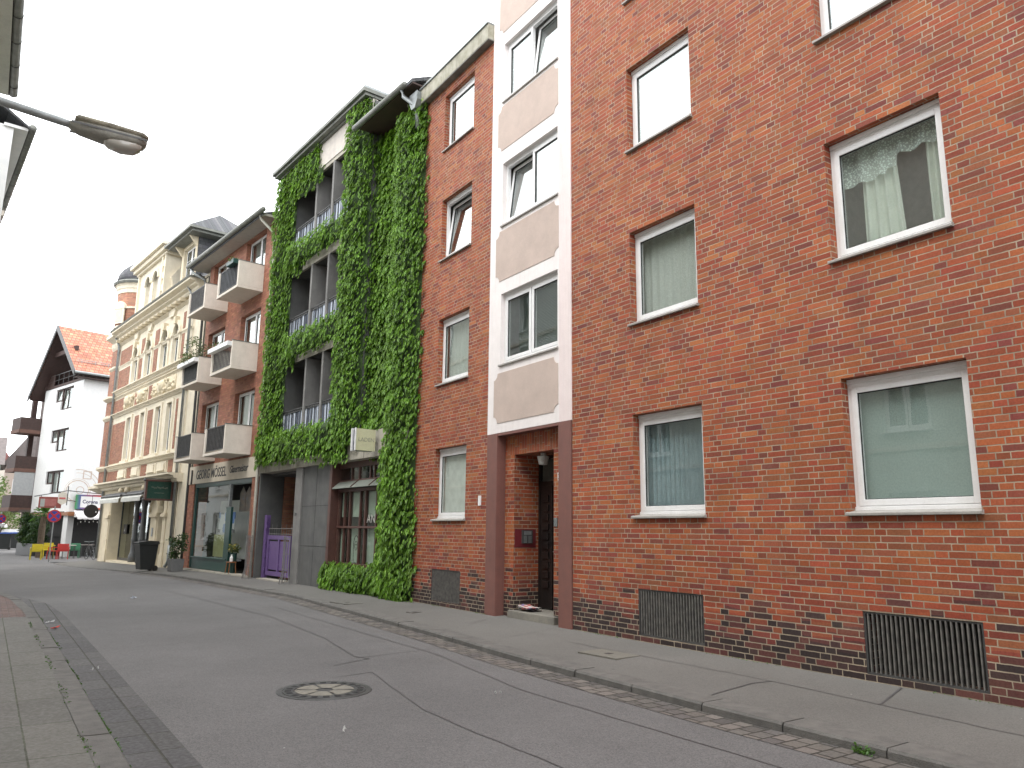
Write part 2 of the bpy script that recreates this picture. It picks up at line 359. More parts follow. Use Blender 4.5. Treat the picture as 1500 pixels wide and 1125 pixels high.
# ------------------------------------------------------------------ text
def text_mesh(s, size, mat, parent, place, name='lettering', extrude=.004, shear=0, sx=1, align='LEFT', bold=0):
    cu = bpy.data.curves.new('t', 'FONT'); cu.body = s; cu.size = size; cu.extrude = extrude; cu.shear = shear; cu.align_x = align; cu.offset = bold
    cu.resolution_u = 3
    ob = bpy.data.objects.new('t', cu); col.objects.link(ob)
    bpy.context.view_layer.update()
    me = bpy.data.meshes.new_from_object(ob.evaluated_get(bpy.context.evaluated_depsgraph_get()))
    bpy.data.objects.remove(ob); bpy.data.curves.remove(cu)
    for v in me.vertices: v.co = place(v.co.x * sx, v.co.y, v.co.z)
    me.materials.clear(); me.materials.append(mat); me.name = name
    o = bpy.data.objects.new(name, me); col.objects.link(o); o.parent = parent
    return o
def on_wall(s0, w0, z0): return lambda x, y, z: Vector((-(w0 + z), s0 - x, z0 + y))
def on_side(s0, w0, z0): return lambda x, y, z: Vector((-(w0 - x), s0 - z, z0 + y))   # plane facing down the street to the camera

# ------------------------------------------------------------------ window kit
def curtain_mesh(kind, a, b, c, e, w, par):
    mb = MB()
    if kind == 'wavy' or kind == 'net' or kind == 'lace':
        pass
    if kind in ('net', 'blind', 'blindg', 'blindb_flat', 'white'):
        n = 40; amp = .018 if kind == 'net' else .0
        if kind == 'net':
            for i in range(n):
                s0, s1 = a + (b - a) * i / n, a + (b - a) * (i + 1) / n
                mb.face([(s0, w + amp * math.sin(i * 1.3), c), (s1, w + amp * math.sin((i + 1) * 1.3), c), (s1, w + amp * math.sin((i + 1) * 1.3), e), (s0, w + amp * math.sin(i * 1.3), e)])
            return mb.build('curtain', m_net, par, smooth=True)
        mb.box(a, b, w - .004, w, c, e)
        return mb.build('blind', {'blind': m_blindw, 'white': m_blindw, 'blindg': m_blindg, 'blindb_flat': m_blindb}[kind], par)
    if kind == 'slats':           # horizontal venetian
        z = c
        while z < e:
            mb.prism([(w, z), (w + .02, z + .012), (w + .02, z + .014), (w, z + .002)], 's', a, b); z += .028
        return mb.build('blind', m_blindg, par)
    if kind == 'vertical':
        s = a
        while s < b:
            mb.prism([(s, w - .03), (s + .066, w + .035), (s + .070, w + .031), (s + .004, w - .034)], 'z', c, e); s += .088
        return mb.build('blind', m_blindb, par)
    if kind == 'drapes':
        def drape(x0, x1, x2, x3):   # top x0..x1, bottom x2..x3
            n = 26
            for i in range(n):
                f0, f1 = i / n, (i + 1) / n
                q = lambda f: w + .022 * math.sin(f * 24)
                mb.face([(x2 + (x3 - x2) * f0, q(f0), c), (x2 + (x3 - x2) * f1, q(f1), c), (x0 + (x1 - x0) * f1, q(f1), e), (x0 + (x1 - x0) * f0, q(f0), e)])
        L_ = b - a
        drape(a + .02, a + .28, a + .03, a + .27); drape(a + .50 * L_, a + .82 * L_, a + .44 * L_, a + .83 * L_)
        o = mb.build('curtain', m_curt, par, smooth=True)
        v = MB(); n = 60; hh = .42
        for i in range(n):
            f0, f1 = i / n, (i + 1) / n
            q = lambda f: w + .05 + .02 * math.sin(f * 34)
            zb = lambda f: e - hh - .03 * abs(math.sin(f * 15)) + (.09 if .46 > f > .08 else -.02) * (1 if f < .5 else 0) - .07 * (f > .55)
            v.face([(a + L_ * f0, q(f0), zb(f0)), (a + L_ * f1, q(f1), zb(f1)), (a + L_ * f1, q(f1), e), (a + L_ * f0, q(f0), e)])
        v.build('valance', m_lace, par, smooth=True)
        return o

def window(par, a, b, c, e, w=-.12, sashes=None, curtain='net', fr=.045, sf=.065, drop=.06, mats=None, sill=True, gl=None, label=None, bars=None, rail=.06, cw=.16, sillw=.05, sillm=None):
    """frame in the opening with its own sashes, panes, sill and what hangs behind"""
    fm = mats or m_white; mb = MB(); t = .07
    mb.box(a, a + fr, w - t, w, c, e); mb.box(b - fr, b, w - t, w, c, e)
    mb.box(a + fr, b - fr, w - t, w, e - fr - drop * .5, e); mb.box(a + fr, b - fr, w - t, w + .004, c, c + fr + rail * .4)
    if drop: mb.box(a + .005, b - .005, w, w + .018, e - drop * .55, e - .004)
    if rail: mb.box(a + .002, b - .002, w + .0045, w + .022, c + .004, c + rail)
    o = mb.build('window', fm, par, bevel=.004)
    if label: o['label'] = label
    A, B, Cc, E = a + fr, b - fr, c + fr + rail * .4, e - fr - drop * .5
    sashes = sashes or [(0, 1, 0)]
    for (f0, f1, tilt) in sashes:
        x0, x1 = A + (B - A) * f0, A + (B - A) * f1
        if f0 > 0: x0 += .012
        if f1 < 1: x1 -= .012
        tg = math.tan(rad(tilt))
        def T(m):
            m.v = [(-(-x - (z - Cc) * tg), y, z) for x, y, z in m.v]; return m
        s = MB(); w0 = w + .012; w1 = w - .055
        s.box(x0, x0 + sf, w1, w0, Cc, E); s.box(x1 - sf, x1, w1, w0, Cc, E)
        s.box(x0 + sf, x1 - sf, w1, w0, E - sf, E); s.box(x0 + sf, x1 - sf, w1, w0, Cc, Cc + sf)
        if bars:
            for f in bars: s.box(x0 + sf, x1 - sf, w1 + .01, w0 - .01, Cc + (E - Cc) * f - .012, Cc + (E - Cc) * f + .012)
        T(s).build('sash', fm, o, bevel=.004)
        p = MB(); p.face([(x0 + sf, w - .02, Cc + sf), (x1 - sf, w - .02, Cc + sf), (x1 - sf, w - .02, E - sf), (x0 + sf, w - .02, E - sf)])
        T(p).build('pane', gl or m_glass, o)
        g = MB(); q = .006   # black gasket line round the pane
        for (g0, g1, h0, h1) in ((x0 + sf, x0 + sf + q, Cc + sf, E - sf), (x1 - sf - q, x1 - sf, Cc + sf, E - sf), (x0 + sf + q, x1 - sf - q, E - sf - q * 1.5, E - sf), (x0 + sf + q, x1 - sf - q, Cc + sf, Cc + sf + q)):
            g.box(g0, g1, w - .019, w - .002, h0, h1)
        T(g).build('gasket', m_text, o)
    if sill:
        s = MB(); s.prism([(w + .023, c + .002), (-.002, c + .002), (-.002, c - .03), (sillw, c - .034), (sillw, c - .008), (sillw - .006, c - .003), (w + .023, c + .024)], 's', a - .02, b + .02)
        s.build('sill', sillm or m_sill, o, bevel=.003)
    if curtain: curtain_mesh(curtain, A, B, c + .02, e - .02, w - cw, o)
    return o

def shell(par, s0, s1, z0, z1, depth, mat=None, roofmat=None):
    """rear, end walls, floor and ceiling so that rooms behind the panes are dark and closed"""
    mb = MB(); d = -depth
    mb.face([(s0, d, z0), (s1, d, z0), (s1, d, z1), (s0, d, z1)])
    mb.face([(s0, 0, z0), (s0, d, z0), (s0, d, z1), (s0, 0, z1)])
    mb.face([(s1, 0, z0), (s1, d, z0), (s1, d, z1), (s1, 0, z1)])
    mb.face([(s0, 0, z1), (s1, 0, z1), (s1, d, z1), (s0, d, z1)])
    return mb.build('rear_wall', mat or m_room, par)

# ------------------------------------------------------------------ frames
FA = Frame(7.5, 0, 0)
FI = Frame(7.5, 14.95, 4.0)
FBx, FBy, _ = FI.at(10.75, 0); FB = Frame(FBx, FBy, 6.2)
FE = Frame(6.028, 32.3215, 6.7)
FW = Frame(4.07, 54.6, 14.5)

def G(y):
    if y < 26: return 0.
    if y > 46: return -.16
    f = (y - 26) / 20; return -.16 * f * f * (3 - 2 * f)

# ------------------------------------------------------------------ world + light
w = bpy.data.worlds.new('World'); sc.world = w; w.use_nodes = True; t = w.node_tree; t.nodes.clear()
SUN_EL, SUN_AZ = 58, 250     # high, behind thin cloud
sky = N(t, 'ShaderNodeTexSky', sky_type='NISHITA', sun_disc=False, sun_elevation=rad(SUN_EL), sun_rotation=rad(SUN_AZ), dust_density=3.)
cn = N(t, 'ShaderNodeTexCoord').outputs['Generated']
cl = ramp(t, noise(t, mapped(t, cn, (1, 1, 2.2)), 2.0, 5, .5), [(.3, (19., 19.6, 20.5)), (.7, (25., 25.2, 25.2))])
bg = N(t, 'ShaderNodeBackground', Strength=.115)
L(t, mixc(t, .9, sky.outputs[0], cl), bg.inputs[0]); o_ = N(t, 'ShaderNodeOutputWorld'); L(t, bg.outputs[0], o_.inputs[0])
ld = bpy.data.lights.new('sun', 'SUN'); ld.energy = 1.0; ld.angle = rad(20); ld.color = (1, .96, .9)
sun = bpy.data.objects.new('sun', ld); col.objects.link(sun)
a, el = rad(SUN_AZ), rad(SUN_EL)
dv = Vector((math.sin(a) * math.cos(el), math.cos(a) * math.cos(el), math.sin(el)))
sun.rotation_euler = dv.to_track_quat('Z', 'Y').to_euler()

cam = bpy.data.cameras.new('camera'); co_ = bpy.data.objects.new('camera', cam); col.objects.link(co_)
cam.sensor_width = 36; cam.lens = 1123.88 / 1500 * 36; cam.clip_end = 3000; cam.clip_start = .05
yw, pt, rl = rad(33.84434947), rad(10.98484939), rad(.64566256)
f = Vector((math.sin(yw) * math.cos(pt), math.cos(yw) * math.cos(pt), math.sin(pt))); r0 = Vector((math.cos(yw), -math.sin(yw), 0)); u0 = r0.cross(f)
r = r0 * math.cos(rl) + u0 * math.sin(rl); u = u0 * math.cos(rl) - r0 * math.sin(rl)
co_.matrix_world = Matrix(((r.x, u.x, -f.x, 0), (r.y, u.y, -f.y, 0), (r.z, u.z, -f.z, 1.55), (0, 0, 0, 1)))
sc.camera = co_
sc.view_settings.view_transform = 'Standard'; sc.view_settings.look = 'None'; sc.view_settings.exposure = .5; sc.view_settings.gamma = 1
sc.cycles.max_bounces = 8; sc.cycles.transparent_max_bounces = 12
sc.cycles.use_denoising = True
# ------------------------------------------------------------------ ground
def interp(tab, y):
    if y <= tab[0][0]: return tab[0][1]
    for (a, x0), (b, x1) in zip(tab, tab[1:]):
        if y <= b:
            f = (y - a) / (b - a); f = f * f * (3 - 2 * f) * .35 + f * .65; return x0 + (x1 - x0) * f
    return tab[-1][1]
KR = [(-12, 5.6), (0, 5.5), (5, 5.47), (8, 5.56), (11, 5.78), (14.8, 5.95), (18.4, 6.12), (20.5, 5.92), (23.5, 5.68), (27.5, 5.32), (33, 4.42), (37, 3.62), (40, 3.15), (44.5, 2.85)]
KL = [(-12, .93), (10, .945), (16, .93), (19, .82), (22.5, .45), (26, -.1), (31, -.9), (40, -2.6)]
def facade_x(y):
    if y < 14.95: return 7.5
    if y < 25.67: return 7.5 - math.tan(FI.phi) * (y - 14.95)
    if y < 32.3: return FB.x - math.tan(FB.phi) * (y - FB.y)
    return FE.x - math.tan(FE.phi) * (y - FE.y)
def ys(a, b, st=.5):
    n = max(1, int(round((b - a) / st))); return [a + (b - a) * i / n for i in range(n + 1)]
def strip(name, mat, y0, y1, fa, fb, za, zb, n=1, st=.5, label=None):
    """sheet between two lines x=fa(y) and x=fb(y)"""
    v = []; fcs = []; Y = ys(y0, y1, st)
    for y in Y:
        for k in range(n + 1):
            q = k / n; v.append((fa(y) * (1 - q) + fb(y) * q, y, za(y) * (1 - q) + zb(y) * q))
    for i in range(len(Y) - 1):
        for k in range(n):
            a = i * (n + 1) + k; fcs.append((a, a + 1, a + n + 2, a + n + 1))
    me = bpy.data.meshes.new(name); me.from_pydata(v, [], fcs); me.materials.append(mat); me.update()
    o = bpy.data.objects.new(name, me); col.objects.link(o); struct(o, label); return o
mb = MB(); e_ = [-300, -60, -20, 0, 10, 20, 26, 28, 30, 32, 34, 36, 38, 40, 42, 44, 46, 60, 120, 400]
for a, b in zip(e_, e_[1:]):
    for x0, x1 in ((-200, -20), (-20, 20), (20, 200)):
        mb.face([(a, -x0, G(a) - .03), (b, -x0, G(b) - .03), (b, -x1, G(b) - .03), (a, -x1, G(a) - .03)])
struct(mb.build('ground', m_road), 'grey asphalt ground running out beyond the street')
strip('road', m_road, -12, 60, lambda y: interp(KL, y) - .12 , lambda y: interp(KR, y) - .3 if y < 30 else interp(KR, y) - .3 * max(0, (34 - y) / 4) + (2.0 if y > 46 else 0), lambda y: G(y), lambda y: G(y), n=6, label='worn grey asphalt road curving to the left')
strip('gutter_setts', m_setts, -12, 33.5, lambda y: interp(KR, y) - .34 * min(1, max(0, (34 - y) / 4)) - .005, lambda y: interp(KR, y) + .01, lambda y: G(y) + .004, lambda y: G(y) + .006, label='pale sett gutter beside the right kerb')
strip('gutter_setts', m_settd, -12, 22.3, lambda y: interp(KL, y) - .03, lambda y: interp(KL, y) + .43 * min(1, max(.1, (23 - y) / 4)), lambda y: G(y) + .004, lambda y: G(y) + .006, label='dark basalt sett gutter beside the left kerb')
# right pavement rises gently from kerb to wall
KH = lambda y: .08 if y < 28 else .08 - .05 * min(1, (y - 28) / 8)
strip('pavement', m_walk, -12, 44.5, lambda y: interp(KR, y) + .29, lambda y: facade_x(y) + .3, lambda y: G(y) + KH(y) + .001, lambda y: G(y) + .142, n=3, label='right pavement of dark mastic asphalt along the facades')
strip('pavement', m_slab, -12, 15.6, lambda y: -1.4, lambda y: interp(KL, y) - .19, lambda y: .10, lambda y: .083, n=3, label='left pavement of grey slabs with mossy joints')
strip('pavement', m_redpave, 15.6, 31, lambda y: interp(KL, y) - 3, lambda y: interp(KL, y) - .17, lambda y: .10 + G(y), lambda y: .08 + G(y), n=3, label='far end of the left pavement in red clinker')
mb = MB(); rr = random.Random(3)
def kerbstones(tab, y0, y1, wd, hgt, side, ln, name, label):
    mb = MB(); y = y0; rr = random.Random(5)
    while y < y1:
        ye = min(y + ln * rr.uniform(.85, 1.15), y1); a = interp(tab, y); b = interp(tab, ye - .012)
        dz = rr.uniform(-.004, .004); dx = rr.uniform(-.006, .006); z0 = G(y); z1 = G(ye)
        o = wd * side
        for ya, yb in ((y, ye - .012),):
            q = 4
            for i in range(q):
                u0, u1 = ya + (yb - ya) * i / q, ya + (yb - ya) * (i + 1) / q
                x0, x1 = interp(tab, u0) + dx, interp(tab, u1) + dx
                h0, h1 = hgt(u0) + G(u0) + dz, hgt(u1) + G(u1) + dz
                ch = .02; c = ch * side
                P = lambda x, yy, z: (yy, -x, z)
                mb.face([P(x0, u0, G(u0) - .05), P(x1, u1, G(u1) - .05), P(x1 + c * .4, u1, h1 - ch), P(x0 + c * .4, u0, h0 - ch)])
                mb.face([P(x0 + c * .4, u0, h0 - ch), P(x1 + c * .4, u1, h1 - ch), P(x1 + c * 1.3, u1, h1), P(x0 + c * 1.3, u0, h0)])
                mb.face([P(x0 + c * 1.3, u0, h0), P(x1 + c * 1.3, u1, h1), P(x1 + o, u1, h1 + .003), P(x0 + o, u0, h0 + .003)])
            for u, sgn in ((ya, 1), (yb, -1)):
                x = interp(tab, u) + dx; h = hgt(u) + G(u) + dz
                mb.face([(u, -x, G(u) - .05), (u, -(x + ch * side), h), (u, -(x + o), h), (u, -(x + o), G(u) - .05)])
        y = ye
    o = mb.build(name, m_kerb); struct(o, label)
kerbstones(KR, -12, 44, .30, lambda y: KH(y), 1, 1.0, 'kerb', 'long granite kerb of the right pavement')
kerbstones(KL, -12, 30, .205, lambda y: .083, -1, .98, 'kerb', 'narrow kerb of the left pavement')
# bitumen seams in the road and the pavement
def seam(pts, wd=.02, zf=lambda x, y: G(y) + .004):
    mb = MB(); rr = random.Random(int(pts[0][0] * 100)); fine = []
    for (x0, y0), (x1, y1) in zip(pts, pts[1:]):
        n = max(1, int(math.hypot(x1 - x0, y1 - y0) / .25))
        for i in range(n): q = i / n; fine.append((x0 + (x1 - x0) * q + rr.uniform(-.008, .008), y0 + (y1 - y0) * q))
    fine.append(pts[-1])
    for (x0, y0), (x1, y1) in zip(fine, fine[1:]):
        d = math.hypot(x1 - x0, y1 - y0) or 1; nx, ny = -(y1 - y0) / d * wd / 2, (x1 - x0) / d * wd / 2
        mb.face([(y0 + ny, -(x0 + nx), zf(x0, y0)), (y1 + ny, -(x1 + nx), zf(x1, y1)), (y1 - ny, -(x1 - nx), zf(x1, y1)), (y0 - ny, -(x0 - nx), zf(x0, y0))])
    struct(mb.build('road_seam', m_seam), 'dark bitumen seam')
seam([(4.0, 22), (4.48, 14.33), (4.31, 11.3), (4.03, 9.49), (4.12, 9.26), (3.57, 9.0)])
seam([(3.3, 8.3), (3.77, 8.37), (3.4, 6.43), (3.39, 5.47), (3.45, 2.4)], .014)
seam([(5.1, 16), (5.0, 9.08), (4.65, 6.74), (4.66, 4.82), (4.7, 1.9)], .012)
seam([(4.03, 9.4), (5.45, 9.6)], .012); seam([(1.5, 13.8), (4.4, 13.6)], .012); seam([(2.2, 19), (3.9, 18.2), (6.0, 18.6)], .012)
PZ = lambda x, y: G(y) + KH(y) + .006 + (.142 - KH(y)) * max(0, (x - interp(KR, y) - .29)) / (facade_x(y) + .3 - interp(KR, y) - .29)
seam([(5.8, 5.25), (6.5, 5.35), (6.75, 5.3)], .02, PZ); seam([(6.75, 5.3), (6.6, 3.2), (6.5, 1.2)], .012, PZ); seam([(6.75, 5.3), (6.72, 8.6)], .010, PZ)
seam([(6.66, 4.1), (7.45, 4.35)], .02, PZ); seam([(6.05, 9.4), (7.4, 9.75)], .010, PZ); seam([(6.6, 11.0), (7.2, 11.4)], .010, PZ); seam([(6.2, 13.6), (7.45, 14.3)], .010, PZ)

# manhole with concrete fill, ring and iron frame
t_ = thing('manhole_cover', 'round manhole cover with pale concrete segments set in the grey road', 'manhole cover', loc=(2.96, 7.68, G(7)))
mb = MB(); mb.lathe((0, 0), [(.41, -.01), (.40, .008), (.30, .010), (.295, .003)], 40); mb.lathe((0, 0), [(.47, -.01), (.46, .0055), (.41, .0055), (.41, -.01)], 40)
for k in range(20):
    a = k * PI / 10; c_, s_ = math.cos(a), math.sin(a)
    q = [(c_ * r_ - s_ * o_ * .03, s_ * r_ + c_ * o_ * .03, .0125) for r_, o_ in ((.32, -1), (.38, -1), (.38, 1), (.32, 1))]; mb.face(q, 1)
mb.build('iron_ring', [m_iron, m_void], t_)
mb = MB()
for k in range(6):
    a0, a1 = k * PI / 3 + .06, (k + 1) * PI / 3 - .06
    pts = [(.09 * math.cos(a0), .09 * math.sin(a0), .009)] + [(.285 * math.cos(a0 + (a1 - a0) * i / 8), .285 * math.sin(a0 + (a1 - a0) * i / 8), .009) for i in range(9)] + [(.09 * math.cos(a1), .09 * math.sin(a1), .009)]
    mb.face(pts)
mb.build('concrete_fill', M('manhole concrete', (.24, .225, .185), (.19, .18, .155), rough=.9, bump=.4), t_)
def plate(x, y, sx, sy, rz, label, c=(.17, .16, .135)):
    t_ = thing('inspection_cover', label, 'inspection cover', loc=(x, y, PZ(x, y) + .001), rz=rad(rz))
    mb = MB(); mb.box(-sy / 2, sy / 2, -sx / 2, sx / 2, -.03, .006); mb.build('plate', M('cover concrete', c, rough=.9, bump=.5), t_)
    mb = MB(); mb.box(-.035, .035, -.05, .05, -.02, .009); mb.build('keyhole', m_iron, t_)
plate(6.5, 7.5, .42, .66, 4, 'square pale inspection cover in the pavement below the barred cellar windows')
plate(6.68, 13.1, .22, .2, 10, 'small pale inspection cover in the pavement near the foot of the creeper', (.14, .13, .12))
plate(6.4, 15.6, .45, .7, 5, 'flat grey cover set in the pavement in front of the low creeper hedge', (.14, .135, .12))
# weeds in joints
def leaf_clump(mb, c, rad_, n, size, rr, flat=.5):
    for _ in range(n):
        p = Vector((rr.gauss(0, 1), rr.gauss(0, 1), rr.gauss(0, 1))).normalized() * rr.random() ** .4
        p = Vector((c[0] + p.x * rad_[0], c[1] + p.y * rad_[1], c[2] + p.z * rad_[2]))
        d = Vector((rr.gauss(0, 1), rr.gauss(0, 1), rr.gauss(0, 1) * flat)).normalized(); e = d.cross(Vector((rr.gauss(0, 1), rr.gauss(0, 1), rr.gauss(0, 1)))).normalized()
        s = size * rr.uniform(.6, 1.4)
        mb.face([tuple(p), tuple(p + d * s * .5 + e * s * .28), tuple(p + d * s), tuple(p + d * s * .5 - e * s * .28)])
rr = random.Random(11); mb = MB()
for i in range(900):
    y = 4.4 + 12 * rr.random() ** 1.3; x = interp(KL, y) + rr.gauss(0, .012)
    if math.sin(y * 2.1) + math.sin(y * 5.3) * .6 < rr.uniform(-1.3, 1.0): continue
    leaf_clump(mb, (y, -x, .01 + rr.random() * .012), (.03, .014, .012), 5, .022, rr)
for i in range(300):
    y = 4.6 + 10 * rr.random(); x = interp(KL, y) - .195 + rr.gauss(0, .008)
    if math.sin(y * 3.1 + 1) < rr.uniform(-.6, 1.2): continue
    leaf_clump(mb, (y, -x, .088), (.03, .012, .006), 4, .016, rr)
for cx, cy in ((5.46, 3.55), (5.45, 3.48)):
    leaf_clump(mb, (cy, -cx, .03), (.045, .03, .03), 40, .03, rr)
for i in range(420):
    y = -1 + 15 * rr.random(); 
    if math.sin(y * 2.3) < rr.uniform(-.4, 1.3) or 9.2 < y < 11.9: continue
    leaf_clump(mb, (y, -(7.47), .137), (.03, .012, .008), 4, .016, rr)
tag(mb.build('weeds', m_grass), 'small weeds growing in the kerb joints and at the foot of the wall', None, kind='stuff')

# ------------------------------------------------------------------ brick apartment block
bb = thing('apartment_building', 'long red brick apartment block with white window bay over its door', 'building', FA)
mb = MB()
MX = (6.77, 8.07); RX = (3.48, 4.79); NX = (12.74, 14.01); TX = (.17, 1.48); UX = (-3.2, -1.9)
tops = [3.23, 5.99, 8.70, 11.38]; bots = [1.80, 4.57, 7.31, 9.88]
H = []
for xs in (MX, RX, TX, UX):
    for i in range(4): H.append((xs[0], xs[1], bots[i], tops[i]))
for i in range(4): H.append((NX[0], NX[1], bots[i], tops[i] if i < 3 else 11.22))
GR = [(3.57, 4.73, .20, .81), (6.86, 8.03, .21, .82), (12.87, 14.01, .23, .83), (.25, 1.42, .20, .81)]
for g in GR: H.append((*g, .30))
# openings of bay and entrance are left out of the main sheet
mb.wall(-9, 9.46, -.15, 14.2, [h for h in H if h[1] < 9.4])
mb.wall(11.96, 14.95, -.15, 11.5, [h for h in H if h[0] > 12])
mb.face([(14.95, 0, -.15), (14.95, -.6, -.15), (14.95, -.6, 11.5), (14.95, 0, 11.5)])
# recessed entrance walls: plane w=-.17 between the pillars
mb.wall(9.80, 11.62, -.15, 2.92, [(10.17, 11.33, .0, 2.92, .62)], w=-.17)
mb.face([(9.80, -.17, -.15), (9.80, 0, -.15), (9.80, 0, 3.3), (9.80, -.17, 3.3)])
mb.build('wall', m_brick, bb)
mb = MB(); mb.face([(9.80, -.17, 2.92), (11.62, -.17, 2.92), (11.62, -.17, 3.32), (9.80, -.17, 3.32)]); mb.build('door_lintel', m_soldier, bb)
shell(bb, -9, 9.46, -.15, 14.2, 9); 
mb = MB(); mb.face([(9.47, -.95, -.15), (14.94, -.95 - 8, -.15), (14.94, -9, 11.5), (9.47, -9, 11.5)])
mb.face([(14.93, -.6, -.15), (14.93, -9, -.15), (14.93, -9, 11.5), (14.93, -.6, 11.5)]); mb.face([(11.96, 0, 11.5), (14.95, 0, 11.5), (14.95, -9, 11.5), (11.96, -9, 11.5)])
mb.face([(9.46, -.9, -.15), (9.46, -9, -.15), (9.46, -9, 14.2), (9.46, -.9, 14.2)]); mb.face([(9.46, -9, 14.2), (11.96, -9, 14.2), (11.96, -9, -.15), (9.46, -9, -.15)]); mb.build('partition', m_room, bb)
# windows
kw = dict(drop=.10)
W = lambda xs, i, **k: window(bb, xs[0], xs[1], bots[i], tops[i] if not (xs is NX and i == 3) else 11.22, **{**kw, **k})
W(RX, 0, curtain='blindg', label='large ground floor window with a pale green blind', cw=.10)
W(RX, 1, curtain='drapes', gl=m_glassm, label='window with a lace valance and pale drapes'); W(RX, 2, curtain='net', gl=m_glassb); W(RX, 3, curtain='net')
W(MX, 0, curtain='vertical', label='ground floor window with vertical blinds'); W(MX, 1, curtain='net', gl=m_glassm, label='window with a grey net curtain mirroring a gable'); W(MX, 2, curtain='white', gl=m_glassb, cw=.09, label='window mirroring the white sky'); W(MX, 3, curtain='net')
W(NX, 0, curtain='white', cw=.08, label='narrow ground floor window with a slatted blind'); W(NX, 1, curtain='net', gl=m_glassm); W(NX, 2, curtain=None, gl=m_glassb, sashes=[(0, 1, 7)], label='window tilted open'); W(NX, 3, curtain='white', cw=.35, gl=m_glassb)
for i in range(4): W(TX, i, curtain='net')
# cellar gratings: iron frame and bars
for k, (a, b, c, e) in enumerate(GR):
    mb = MB(); f_ = .022
    mb.box(a, b, -.055, -.01, c, c + f_, 0); mb.box(a, b, -.055, -.01, e - f_, e, 0); mb.box(a, a + f_, -.055, -.01, c + f_, e - f_, 0); mb.box(b - f_, b, -.055, -.01, c + f_, e - f_, 0)
    n = 24
    for i in range(1, n): s = a + (b - a) * i / n; mb.box(s - .0065, s + .0065, -.042, -.008, c + f_, e - f_, 1)
    mb.build('cellar_grating', [m_iron, m_bar], bb)
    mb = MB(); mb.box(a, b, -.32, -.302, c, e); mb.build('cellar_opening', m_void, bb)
# bay: white frame with windows and rendered panels
bay = MB(); BH = [(9.80 + .17, 11.56, 4.58, 5.93), (9.97, 11.56, 7.29, 8.56), (9.97, 11.56, 9.88, 11.14), (9.97, 11.56, 12.5, 13.7)]
BH = [(9.82, 11.56, a, b) for _, _, a, b in BH]
PN = [(9.80, 11.75, 3.50, 4.42), (9.79, 11.75, 6.19, 7.18), (9.80, 11.74, 8.85, 9.79), (9.80, 11.74, 11.42, 12.4)]
bay.wall(9.78, 11.80, 3.32, 14.2, BH, w=.015, d=.10); bay.face([(9.46, .015, 3.32), (11.96, .015, 3.32), (11.96, -.5, 3.32), (9.46, -.5, 3.32)])
bay.face([(11.96, .015, 3.32), (11.96, -.3, 3.32), (11.96, -.3, 14.2), (11.96, .015, 14.2)]); bay.face([(11.80, .015, 3.32), (11.96, .015, 3.32), (11.96, .015, 14.2), (11.80, .015, 14.2)])
bay.face([(9.46, .015, 14.2), (11.96, .015, 14.2), (11.96, -9, 14.2), (9.46, -9, 14.2)]); bay.face([(11.96, -.3, 11.5), (11.96, -9, 11.5), (11.96, -9, 14.2), (11.96, -.3, 14.2)])
bay.build('bay_front', m_pinkwhite, bb)
mb = MB(); mb.box(9.46, 9.78, -.05, .016, 3.32, 14.2); mb.build('bay_pilaster', m_pinkstrip, bb)
for (a, b, c, e) in PN:      # render panels with scooped corners, raised a little
    mb = MB(); r_ = .12; pts = []
    for cx, cz, a0 in ((a, c, PI / 2), (b, c, PI), (b, e, PI * 1.5), (a, e, 0)):
        arc = [(cx + r_ * math.cos(a0 - i * PI / 10), cz + r_ * math.sin(a0 - i * PI / 10)) for i in range(6)]
        pts += arc
    mb.prism(pts, 'w', .0, .024); mb.build('render_panel', m_render, bb)
window(bb, *BH[0], w=-.075, sashes=[(0, .5, 0), (.5, 1, 0)], curtain='slats', fr=.05, sf=.06, drop=.05, label='double bay window with dark slatted panes', cw=.3, sillw=.05)
window(bb, *BH[1], w=-.075, sashes=[(0, .5, 0), (.5, 1, 7)], curtain='net', fr=.05, sf=.06, drop=.05, label='double bay window, far sash tilted open', gl=m_glassb, cw=.4, sillw=.05)
window(bb, *BH[2], w=-.075, sashes=[(0, .5, 7), (.5, 1, 0)], curtain='white', fr=.05, sf=.06, drop=.05, label='double bay window, near sash tilted open', gl=m_glassb, cw=.45, sillw=.05)
window(bb, *BH[3], w=-.075, sashes=[(0, .5, 0), (.5, 1, 0)], curtain='net', drop=.05, sillw=.05)
# pillars
for a, b in ((9.475, 9.80), (11.62, 11.955)):
    mb = MB(); mb.box(a, b, -.17, .02, .0, 3.318); mb.build('pillar', m_rust, bb, bevel=.006)
mb = MB(); mb.box(9.80, 11.62, -.17, .012, 3.27, 3.316); mb.build('bay_beam', m_rust, bb)
m_concst = M('worn step concrete', (.24, .225, .19), (.18, .17, .15), scale=5, rough=.9, bump=.5, stain=.4)
# entrance: step, door leaves, fanlight, lamp
mb = MB(); mb.box(10.02, 11.34, -.16, -.06, .04, .255); mb.box(10.175, 11.325, -.80, -.16, .04, .25); mb.build('door_step', m_concst, bb, bevel=.01)
D0 = -.70
mb = MB(); mb.box(10.17, 10.22, D0 - .06, D0, .25, 2.92); mb.box(11.28, 11.33, D0 - .06, D0, .25, 2.92); mb.box(10.22, 11.28, D0 - .06, D0, 2.86, 2.92); mb.box(10.22, 11.28, D0 - .06, D0, 2.38, 2.46); fr_ = mb.build('door_frame', m_black, bb)
mb = MB(); mb.box(10.22, 10.92, D0 - .055, D0 - .01, .27, 2.38); mb.box(10.9, 10.94, D0 - .01, D0 + .012, .27, 2.38)
for k in range(1, 4): mb.box(10.22 + k * .17, 10.235 + k * .17, D0 - .01, D0 + .002, .45, 2.30)
door = mb.build('door', m_black, bb)
